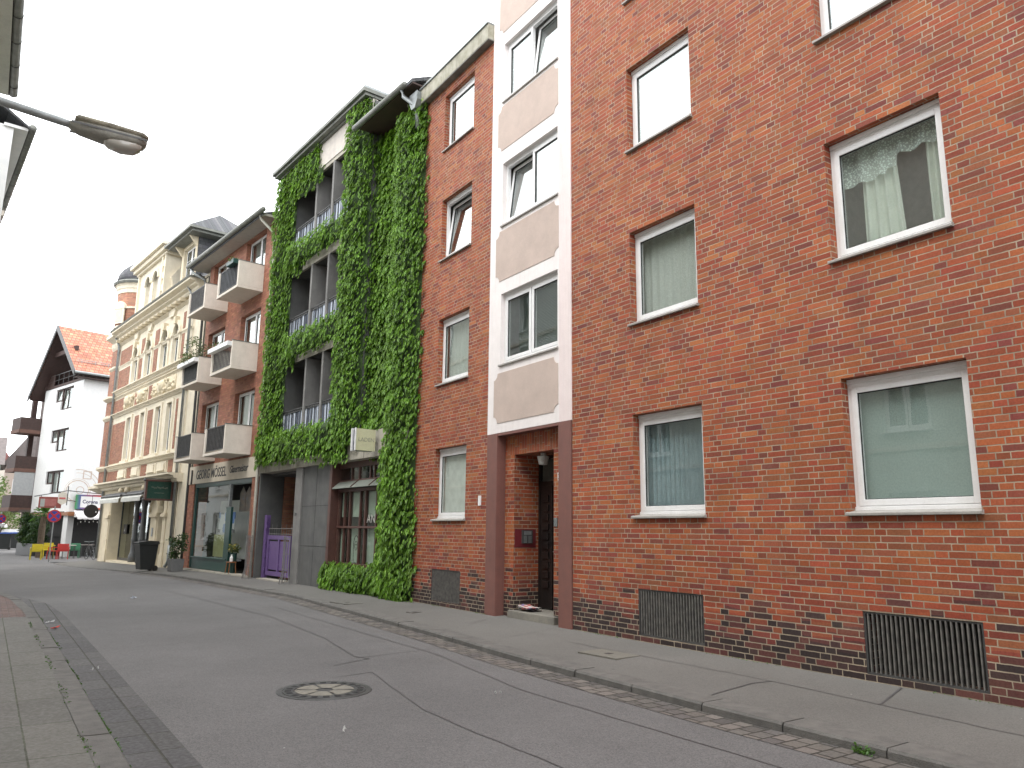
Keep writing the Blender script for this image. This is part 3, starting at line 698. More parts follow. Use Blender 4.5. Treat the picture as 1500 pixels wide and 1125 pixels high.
mb = MB(); mb.box(10.97, 11.28, D0 - .055, D0 - .01, .27, 2.38)
for k in range(10): z = .62 + k * .165; mb.box(11.02, 11.2, D0 - .01, D0 + .012, z, z + .11)
mb.build('door_side_panel', m_black, bb)
mb = MB(); mb.face([(10.22, D0 - .03, 2.46), (11.28, D0 - .03, 2.46), (11.28, D0 - .03, 2.86), (10.22, D0 - .03, 2.86)]); mb.build('fanlight', m_glassd, bb)
mb = MB(); mb.box(10.25, 10.88, D0 - .008, D0 + .006, .28, .5); mb.build('kick_plate', M('copper kick plate', (.16, .08, .06), rough=.5, metal=.5), door)
mb = MB(); mb.box(10.80, 10.845, D0 - .005, D0 + .008, 1.08, 1.36); mb.tube([(10.822, D0, 1.24), (10.822, D0 + .05, 1.24), (10.72, D0 + .055, 1.24)], .009); mb.build('door_handle', m_steel, door)
mb = MB(); mb.lathe((10.75, -.38), [(.05, 2.92), (.05, 2.87), (.11, 2.86), (.075, 2.72), (.03, 2.71)], 16); mb.build('ceiling_lamp', M('milky lamp glass', (.55, .55, .52), rough=.3, bump=0), bb)
# intercom on the reveal wall facing the camera: reveal plane s=11.33
mb = MB(); P = lambda w_, z_, d_: (11.33 - d_, w_, z_)
mb.box(11.322, 11.333, -.64, -.19, 1.30, 1.62, 0); mb.build('intercom_backing', M('maroon panel', (.16, .02, .025), rough=.5), bb)
mb = MB(); mb.box(11.29, 11.322, -.55, -.33, 1.37, 1.60, 0); mb.box(11.286, 11.29, -.52, -.36, 1.52, 1.585, 1)
for r_ in range(6):
    for c_ in range(2): mb.box(11.286, 11.29, -.525 + c_ * .10, -.455 + c_ * .10, 1.385 + r_ * .021, 1.398 + r_ * .021, 1)
mb.build('intercom', [m_iron, m_zinc], bb)
mb = MB(); mb.box(9.985, 10.045, -.17, -.155, 2.40, 2.53, 0); pl_ = mb.build('house_number', m_white, bb)
text_mesh('3', .12, m_text, pl_, on_wall(10.043, -.1548, 2.42), 'numeral', .001)
mb = MB(); mb.box(10.06, 10.15, -.17, -.155, 1.66, 1.80); mb.build('bell_plate', m_zinc, bb)
mb = MB(); mb.box(12.16, 12.24, 0, .02, 2.04, 2.22); mb.build('wall_plate', m_white, bb)
# eave of the lower part next to the bay
mb = MB(); mb.box(11.965, 14.97, -.4, .16, 11.46, 11.80); e__ = mb.build('eave', m_eave, bb, bevel=.01)
mb = MB(); mb.box(11.965, 14.98, -.42, .19, 11.80, 11.84); mb.build('eave_flashing', m_zinc, e__)
mb = MB(); mb.box(11.965, 14.97, -.42, .155, 11.44, 11.458); mb.build('eave_soffit', m_gutter, e__)

# papers lying on the door step
def crumpled(name, label, cat, loc, size, n, rz, mats, seed, thick=.05):
    rr = random.Random(seed); t_ = thing(name, label, cat, loc=loc, rz=rz)
    for q in range(n):
        mb = MB(); g = 7; a = rr.uniform(-.5, .5); ox, oy = rr.uniform(-.05, .05), rr.uniform(-.04, .04)
        hgt = [[q * .012 + abs(rr.gauss(0, .008)) + .035 * max(0, (i / g - .55)) * (1 + q * .3) + .004 for j in range(g + 1)] for i in range(g + 1)]
        for i in range(g):
            for j in range(g):
                def C(i_, j_):
                    x = (i_ / g - .5) * size[0] + ox; y = (j_ / g - .5) * size[1] + oy
                    return (x * math.cos(a) - y * math.sin(a), x * math.sin(a) + y * math.cos(a), hgt[i_][j_])
                mb.face([C(i, j), C(i + 1, j), C(i + 1, j + 1), C(i, j + 1)])
        mb.build('sheet', mats[q % len(mats)], t_, smooth=True)
    return t_
def print_mat(name, a, b, c, sc_):
    m, t, out = nt(name); co = N(t, 'ShaderNodeTexCoord').outputs['Object']
    v = N(t, 'ShaderNodeTexVoronoi', Scale=sc_, distance='CHEBYCHEV'); L(t, co, v.inputs[0]); s = N(t, 'ShaderNodeSeparateColor'); L(t, v.outputs[1], s.inputs[0])
    p = N(t, 'ShaderNodeBsdfPrincipled', Roughness=.6); L(t, ramp(t, s.outputs[0], [(0, a), (.45, b), (.75, c), (.9, (.1, .1, .12))], 'CONSTANT'), p.inputs['Base Color']); L(t, p.outputs[0], out.inputs[0]); return m
mp = [print_mat('printed paper', (.6, .58, .54), (.45, .12, .12), (.2, .16, .3), 14), print_mat('printed newspaper', (.6, .6, .58), (.5, .5, .5), (.5, .2, .18), 30)]
x, y, z = FA.at(11.05, -.32, .255)
crumpled('newspaper', 'crumpled stack of printed papers lying on the door step', 'newspaper', (x, y, z), (.32, .26), 5, .5, mp, 4)
def scrap(x, y, c, s, label, z=None):
    s *= .7
    m = M('scrap paper', c, rough=.7, bump=0)
    crumpled('litter', label, 'litter', (x, y, (G(y) + .006) if z is None else z), (s, s * .6), 2, x * 5, [m], int(x * 100))
scrap(1.07, 14.3, (.55, .06, .04), .13, 'red scrap of wrapper in the gutter beside the left kerb')
scrap(1.05, 15.2, (.5, .5, .5), .10, 'white scrap of paper in the gutter beside the left kerb, beyond the red one')
scrap(2.9, 19.6, (.6, .65, .75), .13, 'pale blue scrap lying on the road towards the shop')
scrap(1.2, 10.0, (.6, .6, .58), .03, 'tiny white scrap at the left kerb in the weeds', )
scrap(4.3, 6.6, (.7, .7, .68), .035, 'tiny white scrap on the road near the right kerb')
scrap(2.5, 6.0, (.7, .7, .68), .03, 'tiny white scrap on the road in front of the manhole')
# ------------------------------------------------------------------ concrete building under the creeper
cb = thing('apartment_building', 'dark concrete building with loggias and gate, wrapped in green creeper', 'building', FI)
mb = MB()
LV = [(3.9, 6.42), (6.75, 9.25), (9.6, 12.08)]           # loggia floors / ceilings
LS = (4.0, 7.75)
# pillars either side of the loggias and spandrels between
holes = [(LS[0], LS[1], a, b, 1.6) for a, b in LV]
mb.wall(2.7, 9.28, 3.27, 13.0, holes, w=0)
mb.face([(2.7, 0, 3.27), (2.7, -.5, 3.27), (2.7, -.5, 12.9), (2.7, 0, 12.9)]); mb.face([(9.28, 0, 3.27), (9.28, -1, 3.27), (9.28, -1, 13), (9.28, 0, 13)])
mb.face([(.0, -.5, 3.27), (2.7, -.5, 3.27), (2.7, -.5, 12.2), (.0, -.5, 12.2)])
mb.build('wall', m_concd, cb)
mb = MB(); mb.box(0, 9.27, -.35, .03, 3.27, 3.90)
for k in range(9): pass
sl = mb.build('slab_band', m_conc, cb, bevel=.008)
mb = MB()
for s in (1.2, 2.3, 3.4, 4.5, 5.55, 6.6, 7.65, 8.7): mb.box(s - .006, s + .006, .025, .034, 3.275, 3.9)
mb.build('panel_joint', m_void, sl)
for (a, b), tt in zip(LV, (0, 1, 2)):
    for (z_0, z_1, w_1) in ((b - .02, b + .12, .015), (a - .35, a + .05, .012)):
        mb = MB(); mb.box(LS[0], LS[1], -.06, w_1, z_0, z_1); mb.build('loggia_beam', m_conc, cb)
    for s in (5.03, 6.17):
        mb = MB(); mb.box(s - .055, s + .055, -1.55, .03, a + .05, b - .02); mb.build('dividing_fin', m_concm, cb, bevel=.006)
    # back wall doors and the timber panel
    for s0, s1 in ((4.1, 4.95), (5.12, 6.08), (6.26, 7.65)):
        mb = MB(); mb.box(s0, s1, -1.59, -1.56, a, b - .3); f_ = mb.build('loggia_door', m_concd, cb)
        mb = MB(); mb.box(s1 - .36, s1 - .1, -1.56, -1.51, a + .1, b - .25); mb.build('timber_panel', m_orangewood, f_)
    mb = MB(); mb.box(7.70, 7.745, -1.3, -1.08, a + .1, b - .1); mb.build('timber_post', m_orangewood, cb)
    # railing: posts, rails, curls and strips of cloth
    z0, z1 = ((4.35, 4.93), (7.22, 7.80), (10.12, 10.70))[tt]
    mb = MB(); mb.box(LS[0], LS[1], -.03, -.005, z1 + .06, z1 + .08); mb.box(LS[0], LS[1], -.03, -.005, z1 - .01, z1 + .005)
    s = LS[0] + .05
    while s < LS[1]:
        mb.box(s - .006, s + .006, -.025, -.01, z0 - .3, z1 + .08)
        mb.tube([(s + .05 + .03 * math.cos(q), -.018, z1 + .035 + .028 * math.sin(q)) for q in [i * PI / 4 for i in range(8)]], .005, 5)
        s += .16
    rl_ = mb.build('railing', m_iron, cb)
    mb = MB(); rr = random.Random(tt); s = LS[0]; k = 0
    while s < LS[1] - .05:
        wd = rr.uniform(.09, .15); lf = .012 * math.sin(k * 2.1)
        mb.box(s, min(s + wd, LS[1]), -.05 + lf, -.035 + lf, z0 - .35, z1 - .01, 1 if (k % 2 == 0) else 0); s += wd + .003; k += 1
    mb.build('cloth_strips', [m_bluestrip, m_whitestrip], rl_)
# light fascia panel, roof edge
mb = MB(); mb.box(2.72, 6.3, -.1, .035, 12.18, 12.93); mb.build('fascia_panel', m_panel, cb)
mb = MB(); mb.box(2.75, 9.2, -1.2, .26, 12.98, 13.06); mb.box(2.7, 9.25, -1.3, .34, 13.06, 13.17); mb.box(2.8, 9.0, -1.2, .12, 12.93, 12.98); rf = mb.build('roof_edge', m_gutter, cb, bevel=.01)
mb = MB(); mb.box(3.4, 9.1, -8, -.8, 13.17, 13.35); mb.box(2.72, 2.95, -1.25, .3, 13.1, 13.24); mb.build('roof_covering', m_zinc, rf)
# lower tiled roof with gutter and hopper at the near end
mb = MB(); mb.prism([(.42, 12.02), (-4, 14.2), (-4, 14.05), (.42, 11.93)], 's', -.0, 2.72); mb.build('lower_roof', m_slate, cb)
mb = MB(); mb.prism([(.40, 11.9), (-.6, 11.9), (-.6, 11.94), (.40, 11.94)], 's', 0, 2.72); mb.build('soffit', m_brownwood, cb)
mb = MB(); mb.tube([(.25, .46, 11.97), (2.9, .46, 11.97)], .075, 10); gu = mb.build('gutter', m_gutter, cb, smooth=True)
mb = MB(); mb.tube([(.45, .44, 11.93), (.38, .42, 11.72), (.2, .25, 11.5), (.16, .16, 11.3), (.16, .14, 10.9)], .05, 10); mb.tube([(.12, .02, 11.3), (.12, -.02, .5)], .045, 8); mb.build('downpipe', m_zinc, cb, smooth=True)
mb = MB(); mb.prism([(-.02, 11.75), (.32, 11.75), (.32, 11.55), (.22, 11.36), (.08, 11.36), (-.02, 11.55)], 'w', .0, .28); mb.build('rain_hopper', m_zinc, cb, bevel=.01)
mb = MB(); mb.box(-.35, .9, -1.0, .02, 11.84, 12.1); mb.build('coping', m_eave, cb)
# ground floor: passage, pillar, dark wall, shop front
mb = MB()
mb.box(5.98, 6.44, -3.2, .0, .0, 3.27); mb.build('gate_pillar', m_concm, cb, bevel=.01)
mb = MB(); mb.box(4.22, 5.98, -.6, -.05, .0, 3.27); dw = mb.build('dark_wall', m_concd, cb, bevel=.006); mb = MB(); mb.box(9.16, 9.27, -.75, -.0, 0, 3.27); mb.build('end_pier', m_concd, cb, bevel=.006)
mb = MB()
for z in (1.15, 2.2): mb.box(4.22, 5.98, -.051, -.046, z - .004, z + .004)
for s in (5.1,): mb.box(s - .004, s + .004, -.051, -.0465, .15, 3.27)
mb.build('panel_joint', m_void, dw)
mb = MB(); mb.box(9.17, 9.27, -5, -.76, 0, 3.27); mb.face([(6.4, -5, 0), (9.2, -5, 0), (9.2, -5, 3.3), (6.4, -5, 3.3)]); mb.build('passage_wall', m_brick3, cb)
mb = MB(); mb.box(6.44, 9.17, -5, -.36, 3.2, 3.26); mb.face([(9.27, -5, 0), (9.27, -1, 0), (9.27, -1, 13), (9.27, -5, 13)]); mb.face([(0, -8, 0), (9.2, -8, 0), (9.2, -8, 13), (0, -8, 13)])
mb.face([(.01, -.5, 0), (.01, -8, 0), (.01, -8, 12), (.01, -.5, 12)]); mb.face([(0, -.5, 3.4), (9.2, -.5, 3.4), (9.2, -8, 3.4), (0, -8, 3.4)]); mb.build('ceiling', m_concd, cb)
# bay shop window of dark red timber
S0, S1, Wd = 1.3, 4.18, -.22
mb = MB()
for s in (S0, 1.72, 2.02, 2.58, 2.86, 3.42, 3.70, 4.02): mb.box(s, s + (.05 if s not in (S0,) else .06), Wd - .07, Wd + (.02 if s in (S0, 4.02) else 0), .78, 2.52)
mb.box(S0, S1, Wd - .08, Wd + .03, .70, .78); mb.box(S0, S1, Wd - .072, Wd + .025, 1.62, 1.67); mb.box(S0, S1, Wd - .08, Wd + .03, 2.52, 2.60)
mb.box(4.08, 4.22, -.5, .0, .1, 3.27); mb.box(S0, S1, Wd - .1, Wd + .0, 3.12, 3.27); mb.box(S0, S1, Wd - .1, Wd + .0, 2.76, 2.82)
for s in (1.7, 2.2, 2.42, 3.0, 3.4): mb.box(s, s + .055, Wd - .09, Wd - .01, 2.82, 3.12)
sf_ = mb.build('shop_window', m_wood, cb, bevel=.004)
mb = MB(); mb.prism([(Wd - .02, 2.80), (Wd + .20, 2.62), (Wd + .20, 2.60), (Wd - .02, 2.78)], 's', S0, 4.1)
mb.build('glass_canopy', M('pale dusty glass strip', (.22, .24, .21), rough=.4, bump=.05), sf_)
mb = MB()
for s in (2.05, 3.0): mb.prism([(Wd, 2.81), (Wd + .215, 2.63), (Wd + .215, 2.61), (Wd, 2.785)], 's', s, s + .03)
mb.build('canopy_bar', m_wood, sf_)
mb = MB(); mb.face([(S0, Wd - .04, .75), (S1, Wd - .04, .75), (S1, Wd - .04, 3.2), (S0, Wd - .04, 3.2)]); mb.build('pane', m_glassd, sf_)
mb = MB()
for a, b in ((2.07, 2.58), (2.91, 3.42), (3.75, 4.02)): mb.box(a - .01, b + .01, Wd - .1, Wd - .095, .79, 1.61); mb.box(a - .01, b + .01, Wd - .1, Wd - .095, 1.9, 2.5)
mb.build('paper_screen', M('greenish paper screens', (.50, .58, .50), rough=.9, bump=0), sf_)
# line drawing of a face with long hair on the middle screen
mb = MB(); cx, cz = 3.16, 1.2; e = Wd - .09
def oval(rx, rz, a0, a1, dx=0, dz=0, r_=.006): mb.tube([(cx + dx + rx * math.cos(a0 + (a1 - a0) * i / 14), e, cz + dz + rz * math.sin(a0 + (a1 - a0) * i / 14)) for i in range(15)], r_, 5)
oval(.075, .11, 0, 2 * PI); oval(.13, .24, -.3, PI + .3, 0, .0, .011); oval(.03, .28, PI * .5, PI * 1.5, -.1, -.1, .01); oval(.03, .28, -PI * .5, PI * .5, .1, -.1, .01); oval(.02, .008, 0, 2 * PI, -.03, .02); oval(.02, .008, 0, 2 * PI, .03, .02); oval(.02, .01, PI, 2 * PI, 0, -.05)
mb.build('line_drawing', m_text, sf_)
mb = MB(); mb.box(.4, 4.4, -2.5, -2.45, 0, 3.2); mb.box(.4, 4.2, -2.4, Wd - .12, .02, .06); mb.box(S0, 4.2, -.5, Wd - .0, .05, .70); mb.build('shop_interior', m_darkroom, cb)
mb = MB(); mb.box(-.0, 1.32, -.35, -.12, 0, 3.3); mb.build('end_pier', m_concd, cb)
text_mesh('AN', .3, M('pale window lettering', (.5, .5, .46), rough=.6), sf_, on_wall(2.55, Wd - .035, 1.75), 'window_lettering', .001)
text_mesh('39', .11, m_iron, cb, on_wall(6.33, .004, 1.95), 'numeral', .004)
# purple gate in the passage
gt = thing('gate', 'purple steel gate with two panels closing the dark passage', 'gate', FI)
mb = MB(); z0, z1 = .24, 1.40; gw = -.20
a, b = 6.95, 8.75
mb.box(a, a + .12, gw - .03, gw + .02, z0, z1); mb.box(b - .12, b, gw - .03, gw + .02, z0, z1); mb.box(a + .12, b - .12, gw - .03, gw + .02, z0, z0 + .12); mb.box(a + .12, b - .12, gw - .03, gw + .02, z1 - .12, z1); mb.box(7.80, 7.90, gw - .03, gw + .02, z0 + .12, z1 - .12)
g_ = mb.build('gate_frame', m_purple, gt, bevel=.004)
for p0, p1 in ((7.12, 7.76), (7.94, 8.58)):
    mb = MB(); mb.box(p0, p1, gw - .02, gw, z0 + .17, z1 - .17)
    for z in (.55, .85, 1.1): mb.box(p0 - .06, p0, gw - .015, gw - .005, z, z + .04); mb.box(p1, p1 + .06, gw - .015, gw - .005, z, z + .04)
    mb.build('gate_panel', m_purple, gt)
mb = MB(); mb.box(8.84, 8.98, gw - .08, gw + .06, .15, 2.0)
for z in (.35, .75, 1.15, 1.6, 1.8): mb.tube([(8.82, gw + .04, z), (8.82, gw + .04, z + .1)], .035, 8)
mb.build('gate_post', m_purple, gt, bevel=.01)
mb = MB()
for z in (1.44, 1.60): mb.tube([(6.75, gw, z), (8.7, gw, z)], .010, 6)
for k in range(11): mb.tube([(6.8 + k * .185, gw, 1.40), (6.8 + k * .185, gw, 1.72 if k % 2 else 1.60)], .006, 5)
mb.build('gate_crest', m_concm, gt)
mb = MB(); mb.box(6.9, 8.8, -.35, .05, .05, .155); mb.build('threshold', m_conc, gt)
def guard(s, label):
    x, y, _ = FI.at(s, .14); t_ = thing('steel_guard', label, 'steel guard', loc=(x, y, .115), rz=FI.phi, group='steel guards either side of the purple gate')
    mb = MB()
    for k in range(6):
        a = -PI / 2 + PI * k / 5 + PI / 2; dx, dy = math.cos(a) * .15, math.sin(a) * .10
        mb.tube([(dx * 1.6, dy * 1.7, 0), (dx * 1.15, dy * 1.2, .22), (dx, dy, .34), (dx, dy, 1.28)], .011, 6)
    bars = mb.build('bars', m_concm, t_)
    mb = MB()
    for z in (.4, .8, 1.22): mb.tube([(math.cos(PI * k / 8) * .15, math.sin(PI * k / 8) * .10, z) for k in range(9)], .009, 5)
    mb.build('hoops', m_concm, t_)
guard(9.28, 'grey steel guard of upright bars between the purple gate and the glazier shop')
guard(6.35, 'grey steel guard of upright bars between the purple gate and the dark concrete wall')
# illuminated box sign with lettering, hanging out over the pavement
sg = thing('projecting_sign', 'cream box sign reading LADEN, standing out from the creeper', 'sign', FI)
mb = MB(); mb.box(1.58, 1.62, .12, .62, 3.37, 3.87); mb.build('sign_face', M('cream sign face', (.62, .60, .40), (.58, .56, .38), rough=.35, bump=0), sg)
mb = MB(); mb.box(1.62, 1.74, .14, .60, 3.385, 3.855); mb.build('sign_body', M('navy sign edge', (.03, .035, .07), rough=.4), sg)
mb = MB(); mb.box(1.56, 1.60, .62, .645, 3.36, 3.88); mb.box(1.74, 1.78, .12, .645, 3.36, 3.88); mb.build('sign_trim', m_white, sg)
text_mesh('LADEN', .13, m_textg, sg, on_side(1.579, .56, 3.58), 'lettering', .002)

# creeper -----------------------------------------------------------------
def creeper(mb, regions, dens, rr, size=.13, edge=.10):
    for (s0, s1, z0, z1, wb, wt, nrm) in regions:
        area = (s1 - s0) * (z1 - z0); n = int(area * dens)
        for _ in range(n):
            s = rr.uniform(s0 - edge, s1 + edge); z = rr.uniform(z0 - edge, z1 + edge)
            e = edge * (.5 + .8 * math.sin(s * 9 + z * 7) * math.sin(z * 5.3 - s * 3) + rr.uniform(-.3, .3))
            if s < s0 - e or s > s1 + e or z < z0 - e or z > z1 + e: continue
            # bulge with shingled lobes
            ed = min(s - s0 + .12, s1 - s + .12, z - z0 + .25, z1 - z + .25, .5) / .5
            lob = .5 + .3 * math.sin(s * 4.1 + 1.3 * math.sin(z * 2.7)) * math.sin(z * 4.7 + s) + .25 * math.sin(z * 11 + s * 5) * math.sin(s * 9.3 - z * 2)
            wv = wb + (wt - wb) * max(0, ed) ** .5 * (.55 + .45 * lob) * rr.uniform(.45, 1.05)
            k = rr.choice((4, 5, 5)); sz = size * rr.choice((rr.uniform(.5, .9), rr.uniform(.8, 1.15), rr.uniform(1.1, 1.55)))
            lean = rr.gauss(0, .35) + nrm; out = rr.uniform(.35, 1.0)
            for i in range(k):
                a = (i - (k - 1) / 2) * rr.uniform(.38, .55) + lean
                L_ = sz * (1 - .18 * abs(i - (k - 1) / 2))
                d = Vector((math.sin(a), out, -math.cos(a))).normalized(); nn = d.cross(Vector((0, 1, .6))).normalized()
                p = Vector((s, wv, z)); q = p + d * L_; m1 = p + d * L_ * .42 + nn * L_ * .165; m2 = p + d * L_ * .42 - nn * L_ * .165; md = p + d * L_ * .45 + Vector((0, -.01, 0))
                q = q + Vector((0, -.03 * L_ / .13, -.012))
                base = len(mb.v)
                for c in (p, m1, q, m2): mb.pt(*c)
                mb.f.append([base, base + 1, base + 2, base + 3]); mb.m.append(0)
def backing(mb, regions, t=.06):
    for (s0, s1, z0, z1, wb, wt, nrm) in regions:
        n1 = max(2, int((s1 - s0) / .15)); n2 = max(2, int((z1 - z0) / .15)); g = {}
        for i in range(n1 + 1):
            for j in range(n2 + 1):
                s = s0 + (s1 - s0) * i / n1; z = z0 + (z1 - z0) * j / n2
                ed = 0 if i in (0, n1) or j in (0, n2) else 1
                g[i, j] = mb.pt(s, wb + ed * max(.02, (wt - wb) * .40 * (.6 + .4 * math.sin(s * 4.1) * math.sin(z * 4.7 + s))), z)
        for i in range(n1):
            for j in range(n2): mb.f.append([g[i, j], g[i + 1, j], g[i + 1, j + 1], g[i, j + 1]]); mb.m.append(0)
REG = [
 (8.0, 9.22, 3.75, 12.35, .0, .36, 0), (7.72, 8.1, 3.8, 12.2, .0, .18, 0),     # far pillar
 (6.0, 9.22, 12.1, 12.95, .0, .26, 0),                                          # top left corner
 (5.8, 7.9, 11.75, 12.25, .02, .28, 0),
 (4.0, 9.25, 3.55, 4.38, .03, .44, 0),                                          # lowest band
 (4.0, 7.9, 6.60, 7.28, .0, .42, 0), (4.0, 7.9, 9.46, 10.16, .0, .42, 0),       # middle bands
 (7.0, 7.9, 6.35, 6.8, .02, .28, 0), (6.9, 7.9, 9.2, 9.6, .02, .28, 0),
 (2.68, 4.0, 3.7, 12.95, .0, .38, 0),                                           # middle pillar
 (3.2, 4.5, 3.3, 4.0, .03, .24, 0),
 (.75, 2.75, 3.75, 11.85, -.42, -.08, 0), (.9, 2.7, 3.75, 11.85, -.38, -.1, 0), (2.42, 2.74, 3.7, 12.2, -.30, .02, 0), (2.58, 2.8, 3.7, 12.8, -.18, .16, 0), (1.05, 1.35, 3.8, 11.7, -.30, .0, 0), (1.0, 1.2, 3.6, 11.7, -.18, .12, 0),
                                        # recess
 (-.12, 1.15, .15, 11.6, -.02, .34, 0), (-.1, .7, 10.4, 11.9, -.02, .2, 0),                                         # near column
 (.3, 1.5, .7, 3.4, -.1, .20, 0),
 (1.0, 2.9, 3.42, 4.2, -.3, .10, 0),
]
SIDE = (2.66, 2.72)
iv = thing('climbing_creeper', 'lush green Virginia creeper covering the concrete building front from pavement to roof', 'climbing plant', FI)
rr = random.Random(21); mb = MB(); creeper(mb, REG, 300, rr, .135, .13); 
mb.build('foliage', m_leaf, iv)
mb = MB(); backing(mb, REG); mb.build('stems', m_underlay, iv)  # added lumpy dark green sheet behind the leaves, makes the cover look dense
# pale young shoots straying over the brick wall
mb = MB(); rr = random.Random(5)
for cz, n, sp in ((9.9, 60, .16), (8.6, 70, .2), (7.6, 60, .12), (6.2, 90, .22), (5.5, 90, .22), (4.35, 120, .26), (3.95, 120, .3), (2.9, 40, .12), (2.1, 40, .1), (1.3, 30, .1), (10.8, 70, .15), (3.4, 60, .18), (.6, 30, .12)):
    mb = MB()
    for _ in range(n):
        s = -.02 - abs(rr.gauss(0, sp)); z = cz + rr.gauss(0, .20) - s * .3
        creeper(mb, [(s, s + .01, z, z + .01, .05 - s * .07, .15 - s * .07, 0)], 1e4, rr, .10, 0)
    mb.build('young_shoots', m_leafy, iv)['label'] = 'pale yellow green young shoots over the brick'
for k, (z, l) in enumerate(((4.3, .75), (3.9, .5), (6.4, .55), (8.7, .45), (10.2, .4), (2.2, .35))):
    mb = MB(); mb.tube([(.1, .02, z - .35), (-.2, .015, z - .1), (-l * .7, .012, z + .12), (-l, .012, z + .35)], .006, 5); mb.build('shoot_stem', m_bark, iv)
hd_ = thing('creeper_hedge', 'low bushy creeper hedge at pavement level under the shop window', 'hedge', FI)
R2 = [(.6, 4.42, .15, .72, -.15, .22, 0), (1.1, 4.3, .55, .78, -.25, .12, 0)]
mb = MB(); creeper(mb, R2, 480, random.Random(9), .13, .08); mb.build('foliage', m_leaf, hd_)
mb = MB(); mb.box(.8, 4.3, -.24, .0, .1, .62); mb.build('stems', m_underlay, hd_)  # added dark green block behind the hedge leaves to fill the gaps
for z in (9.5,): pass

# ------------------------------------------------------------------ glazier's house with balconies
gh = thing('apartment_building', 'red brown brick house with cream balconies above a glazier shop', 'building', FB)
Bt = [(3.95, 6.15), (6.68, 8.90), (9.42, 11.65)]
BN, BFr = (-.40, 1.36), (2.90, 4.66)
mb = MB(); hs = [(a, b, z0, z1, .16) for a, b in (BN, BFr) for z0, z1 in Bt]
mb.wall(-1.33, 5.08, 3.85, 11.72, hs); mb.wall(-1.33, -.74, .0, 3.2, [], w=-.0); mb.wall(4.74, 5.35, .0, 3.2, [])
mb.face([(-.74, 0, 0), (-.74, -.5, 0), (-.74, -.5, 3.2), (-.74, 0, 3.2)]); mb.face([(4.74, 0, 0), (4.74, -.5, 0), (4.74, -.5, 3.2), (4.74, 0, 3.2)])
mb.build('wall', m_brick2, gh)
shell(gh, -1.33, 5.08, 0, 11.7, 8, m_darkroom)
mb = MB(); mb.box(-1.35, 5.38, -.3, .02, 3.2, 3.85); fs = mb.build('shop_fascia', m_fascia, gh)
place = on_wall(4.58, .022, 3.36)
text_mesh('GEORG MÖSSEL', .47, m_text, fs, place, 'lettering', .006, sx=.90, bold=.004)
text_mesh('Glasermeister', .34, m_text, fs, on_wall(1.25, .022, 3.43), 'lettering', .006, shear=.4, sx=.82, bold=.003)
mb = MB(); mb.box(4.98, 5.04, .02, .07, 3.2, 3.72); mb.build('cable_box', m_iron, gh)
for (a, b) in (BN, BFr):
    for (z0, z1), cu in zip(Bt, ('net', 'net', 'net')):
        window(gh, a, b, z0, z1, w=-.16, sashes=[(0, .42, 0), (.42, 1, 0)], curtain=cu, fr=.05, sf=.055, drop=0, sill=False, rail=0, gl=m_glassb if z1 > 8 else m_glass)
zb = [3.93, 6.67, 9.41]
for near, (a, b) in ((1, (-.43, 1.50)), (0, (2.80, 4.62))):
    for i, z in enumerate(zb):
        mb = MB(); mb.box(a, b, .0, .87, z, z + .09, 0); mb.box(a, a + .07, 0, .86, z + .09, z + .93); mb.box(b - .07, b, 0, .86, z + .09, z + .93); mb.box(a + .07, a + .11, .80, .86, z + .09, z + .93); mb.box(b - .11, b - .07, .80, .86, z + .09, z + .93)
        bc = mb.build('balcony', m_cream, gh, bevel=.008)
        for q0, q1 in ((a - .01, a + .08), (b - .08, b + .01)): mb = MB(); mb.box(q0, q1, 0, .875, z + .93, z + .955); mb.build('coping', m_gutter, bc)
        mb = MB(); mb.box(a + .11, b - .11, .80, .83, z + .90, z + .93); mb.box(a + .11, b - .11, .80, .83, z + .15, z + .175)
        n = 13
        for k in range(n): s = a + .18 + (b - a - .36) * k / (n - 1); mb.box(s - .012, s + .012, .80, .83, z + .16, z + .91)
        ra = mb.build('balustrade', m_iron, bc)
        if i == 0:
            mb = MB()
            for k in range(n): s = a + .18 + (b - a - .36) * k / (n - 1); mb.box(s - .045, s + .045, .775, .795, z + .16, z + .9)
            mb.build('balustrade_boards', M('weathered boards', (.20, .16, .14), (.12, .10, .09), rough=.8, bump=.2), bc)
        elif (i == 2 and near) or (i == 1 and not near):
            mb = MB(); mb.box(a + .11, b - .11, .77, .785, z + .12, z + .9); mb.build('privacy_screen', m_bluestrip if near else m_concd, bc)
# eave, soffit, gutter
mb = MB(); mb.box(-1.35, 5.9, -.2, .52, 11.72, 11.80); mb.build('eave_soffit', m_soffit, gh)
mb = MB(); mb.prism([(.55, 11.80), (-4.0, 13.6), (-4.0, 13.5), (.55, 11.72)], 's', -1.35, 6.0); mb.build('roof', m_slate, gh)
mb = MB(); mb.tube([(-1.5, .60, 11.86), (6.05, .60, 11.86)], .085, 10); mb.build('gutter', m_gutter, gh, smooth=True)
mb = MB(); mb.tube([(-1.1, .55, 11.82), (-1.1, .5, 11.66), (-1.28, .12, 11.25), (-1.3, .07, 11.0), (-1.3, .07, 3.2), (-1.3, .07, .12)], .05, 8); mb.build('downpipe', m_pipe, gh, smooth=True)
mb = MB(); mb.tube([(5.9, .55, 11.8), (5.6, .45, 11.5), (5.3, .12, 11.25), (5.3, .1, 10.9)], .05, 8); mb.build('downpipe', m_zinc, gh, smooth=True)
